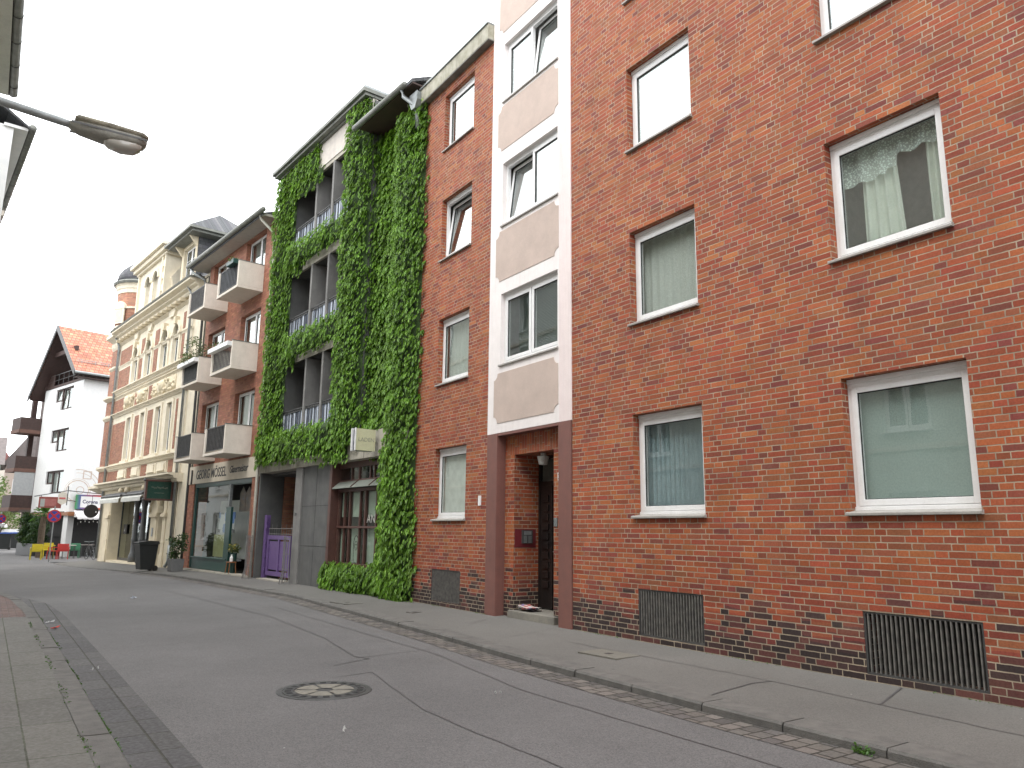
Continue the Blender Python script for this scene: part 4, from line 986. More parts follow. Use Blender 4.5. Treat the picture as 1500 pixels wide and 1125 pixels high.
# shop front
mb = MB(); q = -.06
mb.box(-.74, 4.74, -.12, q + .03, 3.05, 3.2); mb.box(4.60, 4.74, -.12, q + .02, .2, 3.05); mb.box(-.74, -.68, -.12, q, .2, 3.05)
mb.box(1.18, 4.60, -.12, q, .18, .56); mb.box(1.1, 4.62, -.14, q + .05, .56, .60); mb.box(.98, 1.42, -.12, q + .02, .16, 2.30); mb.box(-.68, .98, -.12, q + .0, 3.02, 3.05)
sp = mb.build('shop_front', m_greenp, gh, bevel=.004)
mb = MB(); mb.box(1.16, 1.28, -.12, q + .03, 2.30, 3.05); mb.build('steel_post', m_zinc, gh)
mb = MB(); mb.face([(1.42, -.1, .58), (4.6, -.1, .58), (4.6, -.1, 3.05), (1.42, -.1, 3.05)]); mb.build('display_pane', m_glassd, sp)
mb = MB(); mb.box(-1.2, 4.9, -.3, .10, .02, .165); mb.build('plinth_step', m_conc, gh)
mb = MB(); mb.box(-.9, 4.9, -3.2, -3.1, .1, 3.2); mb.box(-.9, 4.9, -3.1, -.13, .08, .12); mb.build('shop_interior', m_darkroom, gh)
mb = MB(); mb.box(1.6, 4.5, -.75, -.2, .50, .56); mb.box(3.7, 4.5, -.9, -.85, .56, 2.1); mb.build('display_shelf', M('display white', (.55, .55, .58), rough=.8), gh)
mp2 = print_mat('blue yellow poster', (.55, .56, .58), (.12, .22, .5), (.5, .44, .18), 3.2); mp3 = print_mat('yellow striped display', (.52, .50, .30), (.5, .47, .25), (.14, .24, .30), 2.2)
mb = MB(); mb.box(1.5, 4.55, -1.0, -.96, .56, 2.6); mb.build('display_backdrop', m_whitepaint, gh)
po = MB(); po.box(1.75, 3.3, -.5, -.48, 1.45, 2.15); tag(po.build('poster', mp2), 'pale poster with blue shape in the glazier shop window', 'poster'); bpy.data.objects['poster'].location = (FB.x, FB.y, 0); bpy.data.objects['poster'].rotation_euler.z = FB.phi
po = MB(); po.box(1.75, 3.4, -.42, -.40, .62, 1.38); oo = tag(po.build('display_board', mp3), 'yellow display board below the poster in the glazier shop window', 'display board'); oo.location = (FB.x, FB.y, 0); oo.rotation_euler.z = FB.phi
# leaded glass panels hanging in the open doorway
mb = MB()
for k in range(3):
    s = -.62 + k * .52
    mb.prism([(s, 2.15), (s + .48, 2.15), (s + .48, 2.75), (s + .24, 2.98), (s, 2.75)], 'w', -.30, -.28)
mb.build('leaded_panels', print_mat('leaded glass', (.10, .085, .07), (.13, .10, .075), (.07, .07, .06), 9), gh)
def stool(s, w):
    x, y, _ = FB.at(s, w); t_ = thing('stool', 'small wooden stool in the open shop doorway', 'stool', loc=(x, y, .165), rz=FB.phi)
    mb = MB(); mb.box(-.15, .15, -.12, .12, .34, .37); mb.build('seat', m_orangewood, t_, bevel=.005)
    for a in (-1, 1):
        for b in (-1, 1): m_ = MB(); m_.tube([(a * .15, b * .12, 0), (a * .12, b * .09, .34)], .014, 6); m_.build('leg', m_orangewood, t_)
    mb = MB(); mb.lathe((0, 0), [(.05, .37), (.055, .38), (.055, .5), (.02, .55), (.02, .6)], 12); x, y, _ = FB.at(s, w)
    o = tag(mb.build('candle_jar', m_white), 'white jar standing on the small stool', 'jar'); o.location = (x, y, .165)
stool(.55, -.02)
rr = random.Random(3); t_ = thing('bouquet', 'small bunch of yellow flowers in the shop doorway above the stool', 'flowers', loc=(*FB.at(.75, -.16)[:2], .165))
mb = MB(); mb.lathe((0, 0), [(.08, 0), (.11, .3), (.10, .62), (.12, .64)], 12); mb.build('vase', m_greenp, t_)
mb = MB(); leaf_clump(mb, (0, 0, .78), (.2, .16, .16), 150, .09, rr); mb.build('foliage', m_leafo, t_)
mb = MB(); leaf_clump(mb, (0, 0, .84), (.2, .16, .12), 40, .07, rr); mb.build('blossoms', M('yellow petals', (.6, .5, .12), bump=0), t_)
# balcony plants
def flowerbox(s0, s1, z, label, boxmat, bloom, seed, bush=0, grp='flower boxes on the balconies'):
    x, y, _ = FB.at((s0 + s1) / 2, .93); t_ = thing('flower_box', label, 'flower box', loc=(x, y, z), rz=FB.phi, group=grp); h = (s1 - s0) / 2; rr = random.Random(seed)
    mb = MB(); mb.box(-h, h, -.09, .09, 0, .15); mb.build('trough', boxmat, t_, bevel=.01)
    mb = MB(); leaf_clump(mb, (0, 0, .18), (h, .1, .06 + bush * .12), int(160 + bush * 300), .06, rr); mb.build('foliage', m_leafo, t_)
    mb = MB(); leaf_clump(mb, (0, .02, .2), (h, .1, .05), 45, .05, rr); mb.build('blossoms', M('petals', bloom, bump=0), t_)
flowerbox(-.38, 1.46, 7.42, 'long white flower box with pink blossoms on the near balcony of the second floor', m_white, (.6, .25, .3), 1)
flowerbox(2.85, 4.75, 7.42, 'white flower box with red and yellow blossoms on the far balcony of the second floor', m_white, (.6, .2, .1), 2, .3)
flowerbox(-.3, .35, 10.25, 'short green flower box on the top near balcony', m_greenp, (.6, .2, .2), 3, .2)
x, y, _ = FB.at(3.8, .55); t_ = thing('balcony_shrub', 'airy olive green shrub filling the far second floor balcony', 'shrub', loc=(x, y, 6.77), rz=FB.phi); rr = random.Random(8)
mb = MB()
for _ in range(16): c = (rr.uniform(-.9, .9), rr.uniform(-.4, .5), rr.uniform(.75, 1.65)); leaf_clump(mb, c, (.22, .2, .22), 70, .07, rr)
mb.build('foliage', m_leafo, t_)
mb = MB()
for _ in range(10): a = rr.uniform(-.7, .7); mb.tube([(a * .3, 0, 0), (a * .7, .1, .7), (a, rr.uniform(-.3, .4), rr.uniform(1.2, 1.6))], .008, 5)
mb.build('stems', m_bark, t_)
# ------------------------------------------------------------------ ornate cream town house with corner turret
be = thing('town_house', 'ornate cream stone and brick town house with corner turret and gable', 'building', FE)
W1 = [(1.63, 2.31), (3.15, 3.86), (5.50, 6.12), (7.72, 8.42)]     # first floor windows
Z1 = (4.70, 6.76)
W2 = [(1.57, 2.34), (3.06, 3.95), (5.45, 6.33), (7.58, 8.43)]
Z2 = (8.42, 9.75)                                                # springing of the arches
mb = MB(); T = 11.2
H = [(a, b, *Z1, .13) for a, b in W1] + [(a, b, Z2[0], Z2[1] + (b - a) / 2, .13) for a, b in W2]
mb.wall(0, T, 3.6, 11.45, H); mb.wall(-1.38, 0, .0, 11.6, [], w=-.04)
mb.face([(0, 0, 0), (0, -.3, 0), (0, -.3, 11.5), (0, 0, 11.5)]); mb.face([(-1.38, -.04, 0), (-1.38, -5, 0), (-1.38, -5, 11.6), (-1.38, -.04, 11.6)])
mb.build('wall', m_stone, be)
shell(be, -1.38, T, 0, 11.45, 9, m_darkroom)
# brick infill panels standing between the stone
mb = MB()
for a, b, c, e in [(8.62, 11.05, 4.68, 6.68), (6.25, 7.15, 4.7, 6.72), (4.35, 5.12, 4.72, 6.75), (.95, 1.18, 4.75, 6.8),
                   (9.0, 11.0, 8.45, 9.45), (6.95, 7.38, 8.42, 9.5), (4.55, 5.12, 8.4, 9.55), (.95, 1.25, 8.4, 9.6),
                   (8.95, 10.95, 9.72, 10.5), (6.75, 7.25, 9.75, 10.45), (4.5, 5.1, 9.75, 10.45), (.95, 1.25, 9.8, 10.5),
                   (9.45, 11.1, 7.22, 7.9), (7.05, 7.5, 7.22, 7.9), (4.8, 5.3, 7.22, 7.9), (9.2, 11.05, 3.78, 4.3), (6.85, 7.55, 3.8, 4.32), (4.45, 5.35, 3.8, 4.32), (.9, 1.5, 3.8, 4.32)]:
    mb = MB(); mb.box(a, b, -.02, .018, c, e); mb.build('brick_panel', m_brick3, be)
def molding(name, z, h, d, s0=-.05, s1=T + .1, m=m_stone, steps=3):
    mb = MB(); pr = [(-.1, z), (d * .25, z)]
    for i in range(steps): f = (i + 1) / steps; pr += [(d * (.25 + .75 * f * f), z + h * (i + .4) / steps), (d * (.25 + .75 * f * f), z + h * (i + 1) / steps)]
    pr += [(-.1, z + h)]; mb.prism(pr, 's', s0, s1); return mb.build(name, m, be)
molding('main_cornice', 11.05, .42, .52, -.75, T + .1)
mb = MB(); mb.prism([(.55, 11.47), (.58, 11.53), (-.2, 11.62), (-.2, 11.47)], 's', -.78, T + .2); mb.build('cornice_gutter', m_gutter, be)
molding('string_course', 10.82, .08, .12); molding('string_course', 9.56, .12, .06); molding('string_course', 8.18, .2, .18); molding('string_course', 7.98, .08, .08)
molding('string_course', 7.02, .16, .16); molding('string_course', 4.36, .2, .20); molding('shop_cornice', 3.36, .34, .55, -.35); molding('string_course', 3.60, .1, .22)
# frieze blocks beneath the cornice
for s in [1.0 + k * .62 for k in range(17)]: mb = MB(); mb.box(s, s + .12, .02, .30, 10.93, 11.06); mb.build('dentil', m_stoneo, be)
for s0, s1 in ((5.5, 6.3), (7.7, 8.5), (2.2, 3.2)):
    mb = MB(); mb.prism([(s0, 10.93), (s0 + .2, 10.6), (s1 - .2, 10.6), (s1, 10.93)], 'w', 0, .10); mb.build('frieze_block', m_stone, be)
# arched surrounds
def arch(s0, s1, z, r_out, d, name, mat, fill=True, w=0, par=None):
    c = (s0 + s1) / 2; r = (s1 - s0) / 2; n = 12; mb = MB(); par = par or be
    for i in range(n):
        a0, a1 = PI * i / n, PI * (i + 1) / n
        p = [(c + r * math.cos(a0), z + r * math.sin(a0)), (c + r_out * math.cos(a0), z + r_out * math.sin(a0)), (c + r_out * math.cos(a1), z + r_out * math.sin(a1)), (c + r * math.cos(a1), z + r * math.sin(a1))]
        mb.prism(p, 'w', w - .12, w + d)
    if fill:   # spandrels back to the square opening
        for sg in (1, -1):
            pts = [(c + sg * r, z)] + [(c + sg * r * math.cos(PI / 2 * i / 6), z + r * math.sin(PI / 2 * i / 6)) for i in range(1, 7)] + [(c + sg * r, z + r)]
            mb.prism(pts, 'w', w - .12, w + .0)
    return mb.build(name, mat, par)
for a, b in W2:
    arch(a, b, Z2[1], (b - a) / 2 + .16, .09, 'arch_surround', m_stone)
    mb = MB(); mb.box(a - .17, a, 0, .06, Z2[0], Z2[1]); mb.box(b, b + .17, 0, .06, Z2[0], Z2[1]); mb.box(a - .22, a + .02, .0, .12, Z2[1] - .1, Z2[1]); mb.box(b - .02, b + .22, .0, .12, Z2[1] - .1, Z2[1]); mb.box(a - .2, b + .2, 0, .14, Z2[0] - .12, Z2[0]); mb.build('window_surround', m_stone, be)
    mb = MB(); c = (a + b) / 2; mb.prism([(c - .1, Z2[1] + .38), (c + .1, Z2[1] + .38), (c + .14, Z2[1] + .70), (c - .14, Z2[1] + .70)], 'w', 0, .18); mb.build('keystone', m_stoneo, be)
    window(be, a, b, Z2[0], Z2[1] + (b - a) / 2, w=-.09, sashes=[(0, 1, 0)], curtain='net', bars=[.62], drop=0, rail=0, sill=False, sf=.05, fr=.04)
for a, b in W1:
    mb = MB(); mb.box(a - .18, a, 0, .05, Z1[0], Z1[1] + .12); mb.box(b, b + .18, 0, .05, Z1[0], Z1[1] + .12); mb.box(a, b, 0, .05, Z1[1], Z1[1] + .12); mb.box(a - .2, b + .2, 0, .13, Z1[0] - .12, Z1[0]); mb.build('window_surround', m_stone, be)
    window(be, a, b, *Z1, w=-.09, sashes=[(0, 1, 0)], curtain='net', bars=[.68], drop=0, rail=0, sill=False, sf=.05, fr=.04)
# parapet panels below the first floor and carved reliefs below the second
for a, b in ((1.65, 2.9), (3.05, 4.3), (5.5, 6.7), (7.65, 9.0)):
    mb = MB(); mb.box(a, b, 0, .05, 3.84, 4.3); mb.box(a + .15, b - .15, .05, .10, 3.92, 4.22); mb.box(a + .1, b - .1, .10, .12, 3.9, 3.94); mb.build('parapet_panel', m_stone, be, bevel=.01)
rr = random.Random(4)
for a, b in ((1.4, 4.7), (5.4, 7.0), (7.6, 9.3)):
    mb = MB(); c = (a + b) / 2; n = int((b - a) * 13)
    mb.box(a + .1, b - .1, 0, .05, 7.25, 7.9)
    for k in range(n):
        s = rr.uniform(a + .1, b - .1); z = 7.56 + rr.uniform(-.3, .3) * (1 - .5 * abs(s - c) / (b - a)); q = rr.uniform(.05, .11)
        mb.lathe((s, .05), [(q * .4, z - q), (q, z - q * .3), (q, z + q * .3), (q * .35, z + q)], 7)
    mb.lathe((c, .04), [(.1, 7.3), (.2, 7.45), (.22, 7.65), (.12, 7.85)], 10)
    mb.build('carved_relief', m_stoneo, be, smooth=True)
# ground floor: rusticated piers, shop opening with cast columns, side door
mb = MB()
mb.wall(0, T, -.05, 3.4, [(3.05, 9.6, .08, 2.95, .8), (1.45, 2.05, .08, 2.75, .4)], w=.02); gw_ = mb.build('ground_floor_wall', m_stoneo, be)
for s0, s1 in ((2.1, 3.0), (.95, 1.42), (9.65, 10.2)):
    mb = MB(); mb.box(s0, s1, .02, .09, .0, .55); mb.box(s0 + .05, s1 - .05, .02, .06, .55, 2.05); mb.box(s0 - .04, s1 + .04, .02, .14, 2.02, 2.12); mb.box(s0 - .02, s1 + .02, .02, .11, 2.12, 2.18); mb.box(s0 + .05, s1 - .05, .02, .05, 2.18, 2.9); mb.box(s0, s1, .02, .08, 1.0, 1.04); mb.build('pier', m_stoneo, be, bevel=.012)
arch(2.1, 3.1, 2.2, .62, .1, 'corner_bracket', m_stoneo, fill=False)
rr = random.Random(6); mb = MB()
for k in range(26): s, z, q = rr.uniform(2.0, 3.0), rr.uniform(2.86, 3.25), rr.uniform(.05, .09); mb.lathe((s, .12), [(q * .3, z - q), (q, z), (q * .3, z + q)], 7)
mb.build('carved_bracket', m_stoneo, be, smooth=True)
for s in (3.3, 5.9, 6.9): mb = MB(); mb.lathe((s, .32), [(.02, 3.10), (.10, 3.14), (.13, 3.24), (.10, 3.34), (.04, 3.37)], 12); mb.build('ball_corbel', m_stoneo, be, smooth=True)
mb = MB()
for s in (5.4, 6.55):
    mb.lathe((s, -.35), [(.19, .08), (.19, .35), (.13, .5), (.12, 1.0), (.15, 1.05), (.12, 1.12), (.10, 2.5), (.14, 2.7), (.18, 2.95)], 14)
mb.build('cast_iron_column', M('grey cast iron', (.12, .125, .13), rough=.45, bump=.1), be, smooth=True)
mb = MB(); mb.face([(3.05, -.5, .08), (9.6, -.5, .08), (9.6, -.5, 2.95), (3.05, -.5, 2.95)]); sg_ = mb.build('shop_pane', m_glassd, be)
mb = MB()
for s in (3.05, 4.9, 7.2, 9.55): mb.box(s, s + .05, -.54, -.47, .08, 2.95)
mb.box(3.05, 9.6, -.54, -.47, .08, .2); mb.build('shop_frame', m_iron, be)
mb = MB(); mb.box(8.3, 8.9, -.46, -.44, 1.3, 1.75); mb.build('notice', m_text, sg_)
text_mesh('i', .26, m_white, sg_, on_wall(8.66, -.438, 1.42), 'lettering', .001, bold=.006)
mb = MB(); mb.box(1.45, 2.05, -.38, -.33, .1, 2.7); mb.build('side_door', M('grey door paint', (.16, .17, .19), rough=.5), be)
mb = MB(); mb.box(2.45, 2.6, .06, .09, 1.25, 1.6); mb.build('letter_plate', m_zinc, be)
# folded awnings above the shop
for a, b in ((1.72 + .6, 5.2), (5.6, 8.9)):
    mb = MB(); mb.tube([(a, .62, 2.98), (b, .62, 2.98)], .06, 8, 0); mb.box(a, b, .18, .5, 3.02, 3.12, 0)
    aw = mb.build('awning', m_iron, be)
    mb = MB(); n = int((b - a) / .12)
    mb.prism([(.60, 2.95), (.72, 2.84), (.72, 2.82), (.60, 2.93)], 's', a, b, 0)
    for k in range(n):
        s = a + (b - a) * k / n; e = (b - a) / n
        mb.prism([(s, 2.83), (s, 2.70), (s + e * .25, 2.67), (s + e * .75, 2.67), (s + e, 2.70), (s + e, 2.83)], 'w', .715, .722, 0)
    mb.build('awning_valance', M('pale awning cloth', (.60, .60, .56), rough=.9), aw)
# pipes
mb = MB(); mb.tube([(.1, .3, 11.3), (.1, .12, 11.0), (.05, .08, .9)], .055, 8); mb.tube([(.05, .1, .95), (.05, .1, .35), (.05, .22, .12)], .065, 8, 0); mb.build('downpipe', m_zinc, be, smooth=True)
mb = MB(); mb.tube([(-1.2, .3, 11.5), (-1.25, .07, 11.2), (-1.25, .03, 3.4), (-1.25, .03, .15)], .05, 8); mb.build('downpipe', m_iron, be, smooth=True)
mb = MB(); mb.tube([(11.15, .3, 11.2), (11.15, .1, 10.8), (11.12, .1, .1)], .06, 8); mb.build('downpipe', m_zinc, be, smooth=True)
# corner tower: octagonal, banded brick and stone
tc_ = (12.1, -1.1); R_ = 1.27
def octa(mb, r, z0, z1, mi=0): mb.lathe(tc_, [(r, z0), (r, z1)], 8, mi, PI / 8, PI / 8 + 2 * PI)
for z0, z1, r, m_, nm in ((-.2, 3.35, .92, m_stoneo, 'tower_base'), (3.6, 4.36, R_, m_brick3, 'tower_brick'), (4.6, 7.0, R_, m_brick3, 'tower_brick'), (7.2, 7.95, R_, m_brick3, 'tower_brick'), (8.2, 9.6, R_, m_brick3, 'tower_brick'), (9.8, 10.7, R_, m_brick3, 'tower_brick')):
    mb = MB(); octa(mb, r, z0, z1); mb.build(nm, m_, be)
for z0, z1, r in ((3.3, 3.62, R_ + .42), (4.34, 4.6, R_ + .16), (6.9, 7.2, R_ + .12), (7.95, 8.2, R_ + .2), (9.6, 9.8, R_ + .07), (10.7, 11.1, R_ + .06), (11.1, 11.5, R_ + .35)):
    mb = MB(); mb.lathe(tc_, [(R_ - .05, z0), (R_ + (r - R_) * .5, z0 + (z1 - z0) * .35), (r, z0 + (z1 - z0) * .6), (r, z1)], 8, 0, PI / 8, PI / 8 + 2 * PI); mb.build('tower_band', m_stone, be)
for z0, z1 in ((4.75, 6.85), (8.35, 10.45)):
    for k in (10, 12):   # windows on the faces towards the street
        a = k * PI / 8 - PI / 8 * 0; cx, cy = tc_[0] + math.cos(PI / 2 + (k - 11) * PI / 4 * .5 * 2) * (R_ * .924 + .01), tc_[1] + math.sin(PI / 2 + (k - 11) * PI / 4 * .5 * 2) * (R_ * .924 + .01)
        d = Vector((cx - tc_[0], cy - tc_[1])).normalized(); e = Vector((-d.y, d.x)); mb = MB()
        for (u0, u1, v0, v1, q) in ((-.28, .28, z0, z1, .0), (-.34, -.28, z0, z1, .05), (.28, .34, z0, z1, .05)):
            P = [Vector((cx, cy)) + e * u_ + d * q for u_ in (u0, u1)]
            mb.face([(P[0].x, P[0].y, v0), (P[1].x, P[1].y, v0), (P[1].x, P[1].y, v1), (P[0].x, P[0].y, v1)], 0 if q else 1)
        mb.build('tower_window', [m_white, m_glass], be)
# round drum above the roof and its slate dome
dc = (12.5, -1.1); mb = MB(); mb.lathe(dc, [(1.22, 11.4), (1.22, 14.0)], 20); dr = mb.build('turret_drum', m_brick3, be, smooth=True)
mb = MB(); mb.lathe(dc, [(1.28, 12.0), (1.28, 12.1)], 20); mb.lathe(dc, [(1.26, 13.02), (1.26, 13.12)], 20); mb.lathe(dc, [(1.24, 13.9), (1.26, 14.1), (1.3, 14.15), (1.32, 14.3), (1.4, 14.42)], 20); mb.build('turret_band', m_stone, be)
mb = MB(); mb.lathe(dc, [(1.45, 14.40), (1.5, 14.5), (1.38, 14.6)], 20); mb.build('turret_gutter', m_gutter, be)
mb = MB(); mb.lathe(dc, [(1.36, 14.58), (1.30, 14.95), (1.12, 15.3), (.8, 15.62), (.4, 15.82), (.05, 15.9)], 20); mb.build('turret_dome', m_slate, be, smooth=True)
for k, a in enumerate((PI * 1.02, PI * .62, PI * 1.35)):
    c = Vector((dc[0] + 1.23 * math.cos(a - PI / 2 * 0), dc[1] + 1.23 * math.sin(a))); d = Vector((math.cos(a), math.sin(a))); e = Vector((-d.y, d.x)); mb = MB()
    def quad(u0, u1, v0, v1, q, mi):
        P = [c + e * u_ + d * q for u_ in (u0, u1)]; B = [c + e * u_ for u_ in (u0, u1)]
        mb.face([(P[0].x, P[0].y, v0), (P[1].x, P[1].y, v0), (P[1].x, P[1].y, v1), (P[0].x, P[0].y, v1)], mi)
        mb.face([(P[0].x, P[0].y, v0), (B[0].x, B[0].y, v0), (B[0].x, B[0].y, v1), (P[0].x, P[0].y, v1)], mi); mb.face([(P[1].x, P[1].y, v0), (B[1].x, B[1].y, v0), (B[1].x, B[1].y, v1), (P[1].x, P[1].y, v1)], mi)
    quad(-.38, .38, 12.2, 13.0, .06, 0); quad(-.24, .24, 12.3, 12.95, .07, 1)
    pts = [c + e * .42 * math.cos(PI * i / 10) for i in range(11)]
    top = [(p.x + d.x * .08, p.y + d.y * .08, 13.0 + .42 * math.sin(PI * i / 10)) for i, p in enumerate(pts)]; mb.face(top, 0)
    bk = [(p.x - d.x * .1, p.y - d.y * .1, 13.0 + .42 * math.sin(PI * i / 10)) for i, p in enumerate(pts)]
    for i in range(10): mb.face([top[i], top[i + 1], bk[i + 1], bk[i]], 0)
    mb.build('turret_niche', [m_stone, m_stoneo], be)
# mansard roof
mb = MB(); mb.prism([(-.15, 11.5), (-1.3, 14.0), (-4, 14.6), (-9, 11.5)], 's', -.3, 11.4); mb.build('mansard_roof', m_slate, be)
# gable
ga = MB(); ga.wall(4.5, 8.95, 11.55, 14.05, [(5.75, 6.55, 12.0, 13.6, .2), (6.95, 7.75, 12.0, 13.6, .2)], w=-.02)
ga.face([(4.5, -.02, 11.5), (4.5, -2.2, 11.5), (4.5, -2.2, 14.05), (4.5, -.02, 14.05)]); ga.face([(8.95, -.02, 11.5), (8.95, -2.2, 11.5), (8.95, -2.2, 14.05), (8.95, -.02, 14.05)])
gab = ga.build('gable', m_stone, be)
for a, b in ((5.75, 6.55), (6.95, 7.75)):
    arch(a, b, 13.2, .53, .07, 'gable_arch', m_stone, w=-.02)
    window(be, a, b, 12.0, 13.6, w=-.2, sashes=[(0, 1, 0)], curtain='net', drop=0, rail=0, sill=False, sf=.05, fr=.04)
mb = MB(); mb.box(4.35, 9.1, -2.1, .12, 14.0, 14.12); mb.box(4.2, 9.25, -2.2, .26, 14.12, 14.32); mb.box(4.1, 9.35, -2.25, .40, 14.32, 14.5)
mb.prism([(5.9, 14.5), (7.4, 14.5), (6.65, 15.25)], 'w', -.1, .15); mb.build('gable_cornice', m_stone, be, bevel=.02)
mb = MB(); mb.box(4.5, 4.62, -.02, .08, 11.6, 14.0); mb.box(4.95, 5.1, -.02, .08, 11.6, 14.0); mb.box(8.8, 8.95, -.02, .08, 11.6, 14.0); mb.box(5.2, 8.4, -.02, .10, 11.75, 11.95)
for z in (12.3, 12.9, 13.5): mb.box(4.62, 4.95, -.02, .05, z, z + .3)
mb.build('gable_pilaster', m_stone, be)
mb = MB(); mb.prism([(-.1, 11.6), (.05, 11.9), (-.35, 12.4), (-.2, 12.9), (-.6, 13.5), (-1.4, 13.9), (-1.4, 11.6)], 's', 4.28, 4.5); mb.build('gable_scroll', m_stone, be, bevel=.02)
# slate clad dormer with pyramid roof at the near end
s0, s1 = 1.15, 3.2
dm = MB(); dm.wall(s0, s1, 11.9, 14.0, [(1.45, 2.9, 12.25, 13.75, .15)], w=-.25); dm.build('dormer_front', m_stoneo, be)
for q in (s0, s1): mb = MB(); mb.box(q - .03, q + .03, -3, -.27, 11.8, 14.0); mb.build('dormer_cheek', m_slate, be)
window(be, 1.45, 2.9, 12.25, 13.75, w=-.38, sashes=[(0, .5, 0), (.5, 1, 0)], curtain=None, drop=0, rail=0, sill=False, bars=[.65])
mb = MB()
cc = (2.15, -1.4); e0, e1, ew0, ew1 = s0 - .75, s1 + .75, .35, -3.1; zt = 14.12
q = [(e0, ew0), (e1, ew0), (e1, ew1), (e0, ew1)]
for i in range(4): a, b = q[i], q[(i + 1) % 4]; mb.face([(a[0], a[1], zt), (b[0], b[1], zt), (cc[0], cc[1], 15.55)])
mb.build('dormer_roof', m_slate, be)
mb = MB(); mb.box(e0, e1, ew1, ew0, zt - .1, zt - .004); mb.box(e0 + .15, e1 - .15, ew1, ew0 - .15, zt - .2, zt - .1); mb.build('dormer_eave', m_gutter, be)
mb = MB(); mb.prism([(-.25, 13.5), (.1, 13.92), (-.25, 13.92)], 's', s0 + .02, s0 + .14); mb.prism([(-.25, 13.5), (.1, 13.92), (-.25, 13.92)], 's', s1 - .14, s1 - .02); mb.build('dormer_bracket', m_stoneo, be)
mb = MB(); mb.tube([(-1.0 + k * .3, -.3, 11.75) for k in range(5)], .07, 8); mb.build('party_wall_tiles', M('terracotta ridge', (.34, .12, .07)), be, smooth=True)

# hanging green shop sign
hs_ = thing('hanging_sign', 'dark green framed shop sign hanging from the cream town house', 'sign', FE)
s = .35; mb = MB(); mb.box(s, s + .10, .14, 1.02, 2.70, 3.36); mb.build('board', M('bottle green enamel', (.012, .055, .04), rough=.3, bump=0), hs_)
mb = MB()
for (a, b, c, e) in ((.06, 1.10, 3.36, 3.43), (.06, 1.10, 2.63, 2.70), (.06, .14, 2.70, 3.36), (1.02, 1.10, 2.70, 3.36)): mb.box(s - .03, s + .13, a, b, c, e)
mb.build('sign_frame', m_wood, hs_, bevel=.01)
mb = MB(); mb.lathe((s + .05, 1.12), [(.02, 3.36), (.07, 3.4), (.02, 3.47)], 10); mb.lathe((s + .05, 1.12), [(.02, 2.6), (.07, 2.66), (.02, 2.7)], 10); mb.tube([(s + .05, 0, 3.46), (s + .05, 1.1, 3.46)], .02, 6); mb.build('bracket', m_iron, hs_)
mb = MB(); rr = random.Random(2)    # faint handwriting-like strokes (not legible in the photograph)
mb.tube([(s - .006, 1.0 - .12 - i * .021, 3.12 + .035 * math.sin(i * 1.9) + .02 * math.sin(i * .7)) for i in range(30)], .006, 5)
mb.tube([(s - .006, 1.0 - .25 - i * .019, 2.92 + .018 * math.sin(i * 2.3)) for i in range(20)], .004, 5)
mb.build('script_strokes', m_textg, hs_)
# wheelie bin
def bin_(loc, rz, label, body, lid, hgt=1.05, wd=.58, grp=None):
    t_ = thing('wheelie_bin', label, 'wheelie bin', loc=loc, rz=rz, group=grp)
    mb = MB(); h = wd / 2
    A = [(-h * .82, -h * .9, .06), (h * .82, -h * .9, .06), (h * .82, h * .75, .06), (-h * .82, h * .75, .06)]; B = [(-h, -h * 1.1, hgt - .1), (h, -h * 1.1, hgt - .1), (h, h * 1.15, hgt - .1), (-h, h * 1.15, hgt - .1)]
    mb.face(A); mb.face(B)
    for i in range(4): j = (i + 1) % 4; mb.face([A[i], A[j], B[j], B[i]])
    mb.box(-h - .02, h + .02, -h * 1.12, h * 1.2, hgt - .13, hgt - .08)
    mb.build('body', body, t_, bevel=.015)
    mb = MB(); mb.prism([(-h * 1.2, hgt - .07), (h * 1.25, hgt - .07), (h * 1.28, hgt - .03), (0, hgt + .03), (-h * 1.1, hgt + .01)], 's', -h - .03, h + .03); mb.tube([(-h * .8, -h * 1.3, hgt - .05), (h * .8, -h * 1.3, hgt - .05)], .018, 6); mb.build('lid', lid, t_, bevel=.01)
    for sg in (-1, 1): mb = MB(); mb.tube([(sg * h * .8, -h * .95, .1), (sg * (h * .8 + .05), -h * .95, .1)], .1, 14); mb.build('wheel', m_text, t_)
    return t_
m_bin = M('black bin plastic', (.022, .024, .024), rough=.45, bump=.05)
bin_((4.95, 31.3, .04), rad(10), 'black wheelie bin with its lid shut beside the cream house door', m_bin, m_bin)
mb = MB(); mb.box(-.10, .0, .26, .30, .82, .88)
# potted shrub
pt_ = thing('potted_plant', 'leafy shrub in a square grey planter by the cream house pipe', 'potted plant', loc=(5.72, 29.85, .09), rz=rad(6))
mb = MB(); mb.prism([(-.18, .0), (.18, 0), (.22, .42), (-.22, .42)], 's', -.22, .22); mb.build('planter', M('grey planter', (.17, .17, .17), rough=.7), pt_, bevel=.01)
mb = MB(); rr = random.Random(12)
for _ in range(26): leaf_clump(mb, (rr.gauss(0, .15), rr.gauss(0, .15), rr.uniform(.5, 1.25)), (.14, .14, .14), 32, .08, rr)
mb.build('foliage', m_leafd, pt_)
mb = MB()
for k in range(6): a = k; mb.tube([(0, 0, .35), (.08 * math.cos(a), .08 * math.sin(a), .7), (.2 * math.cos(a), .2 * math.sin(a), 1.2)], .012, 5)
mb.build('stems', m_bark, pt_)

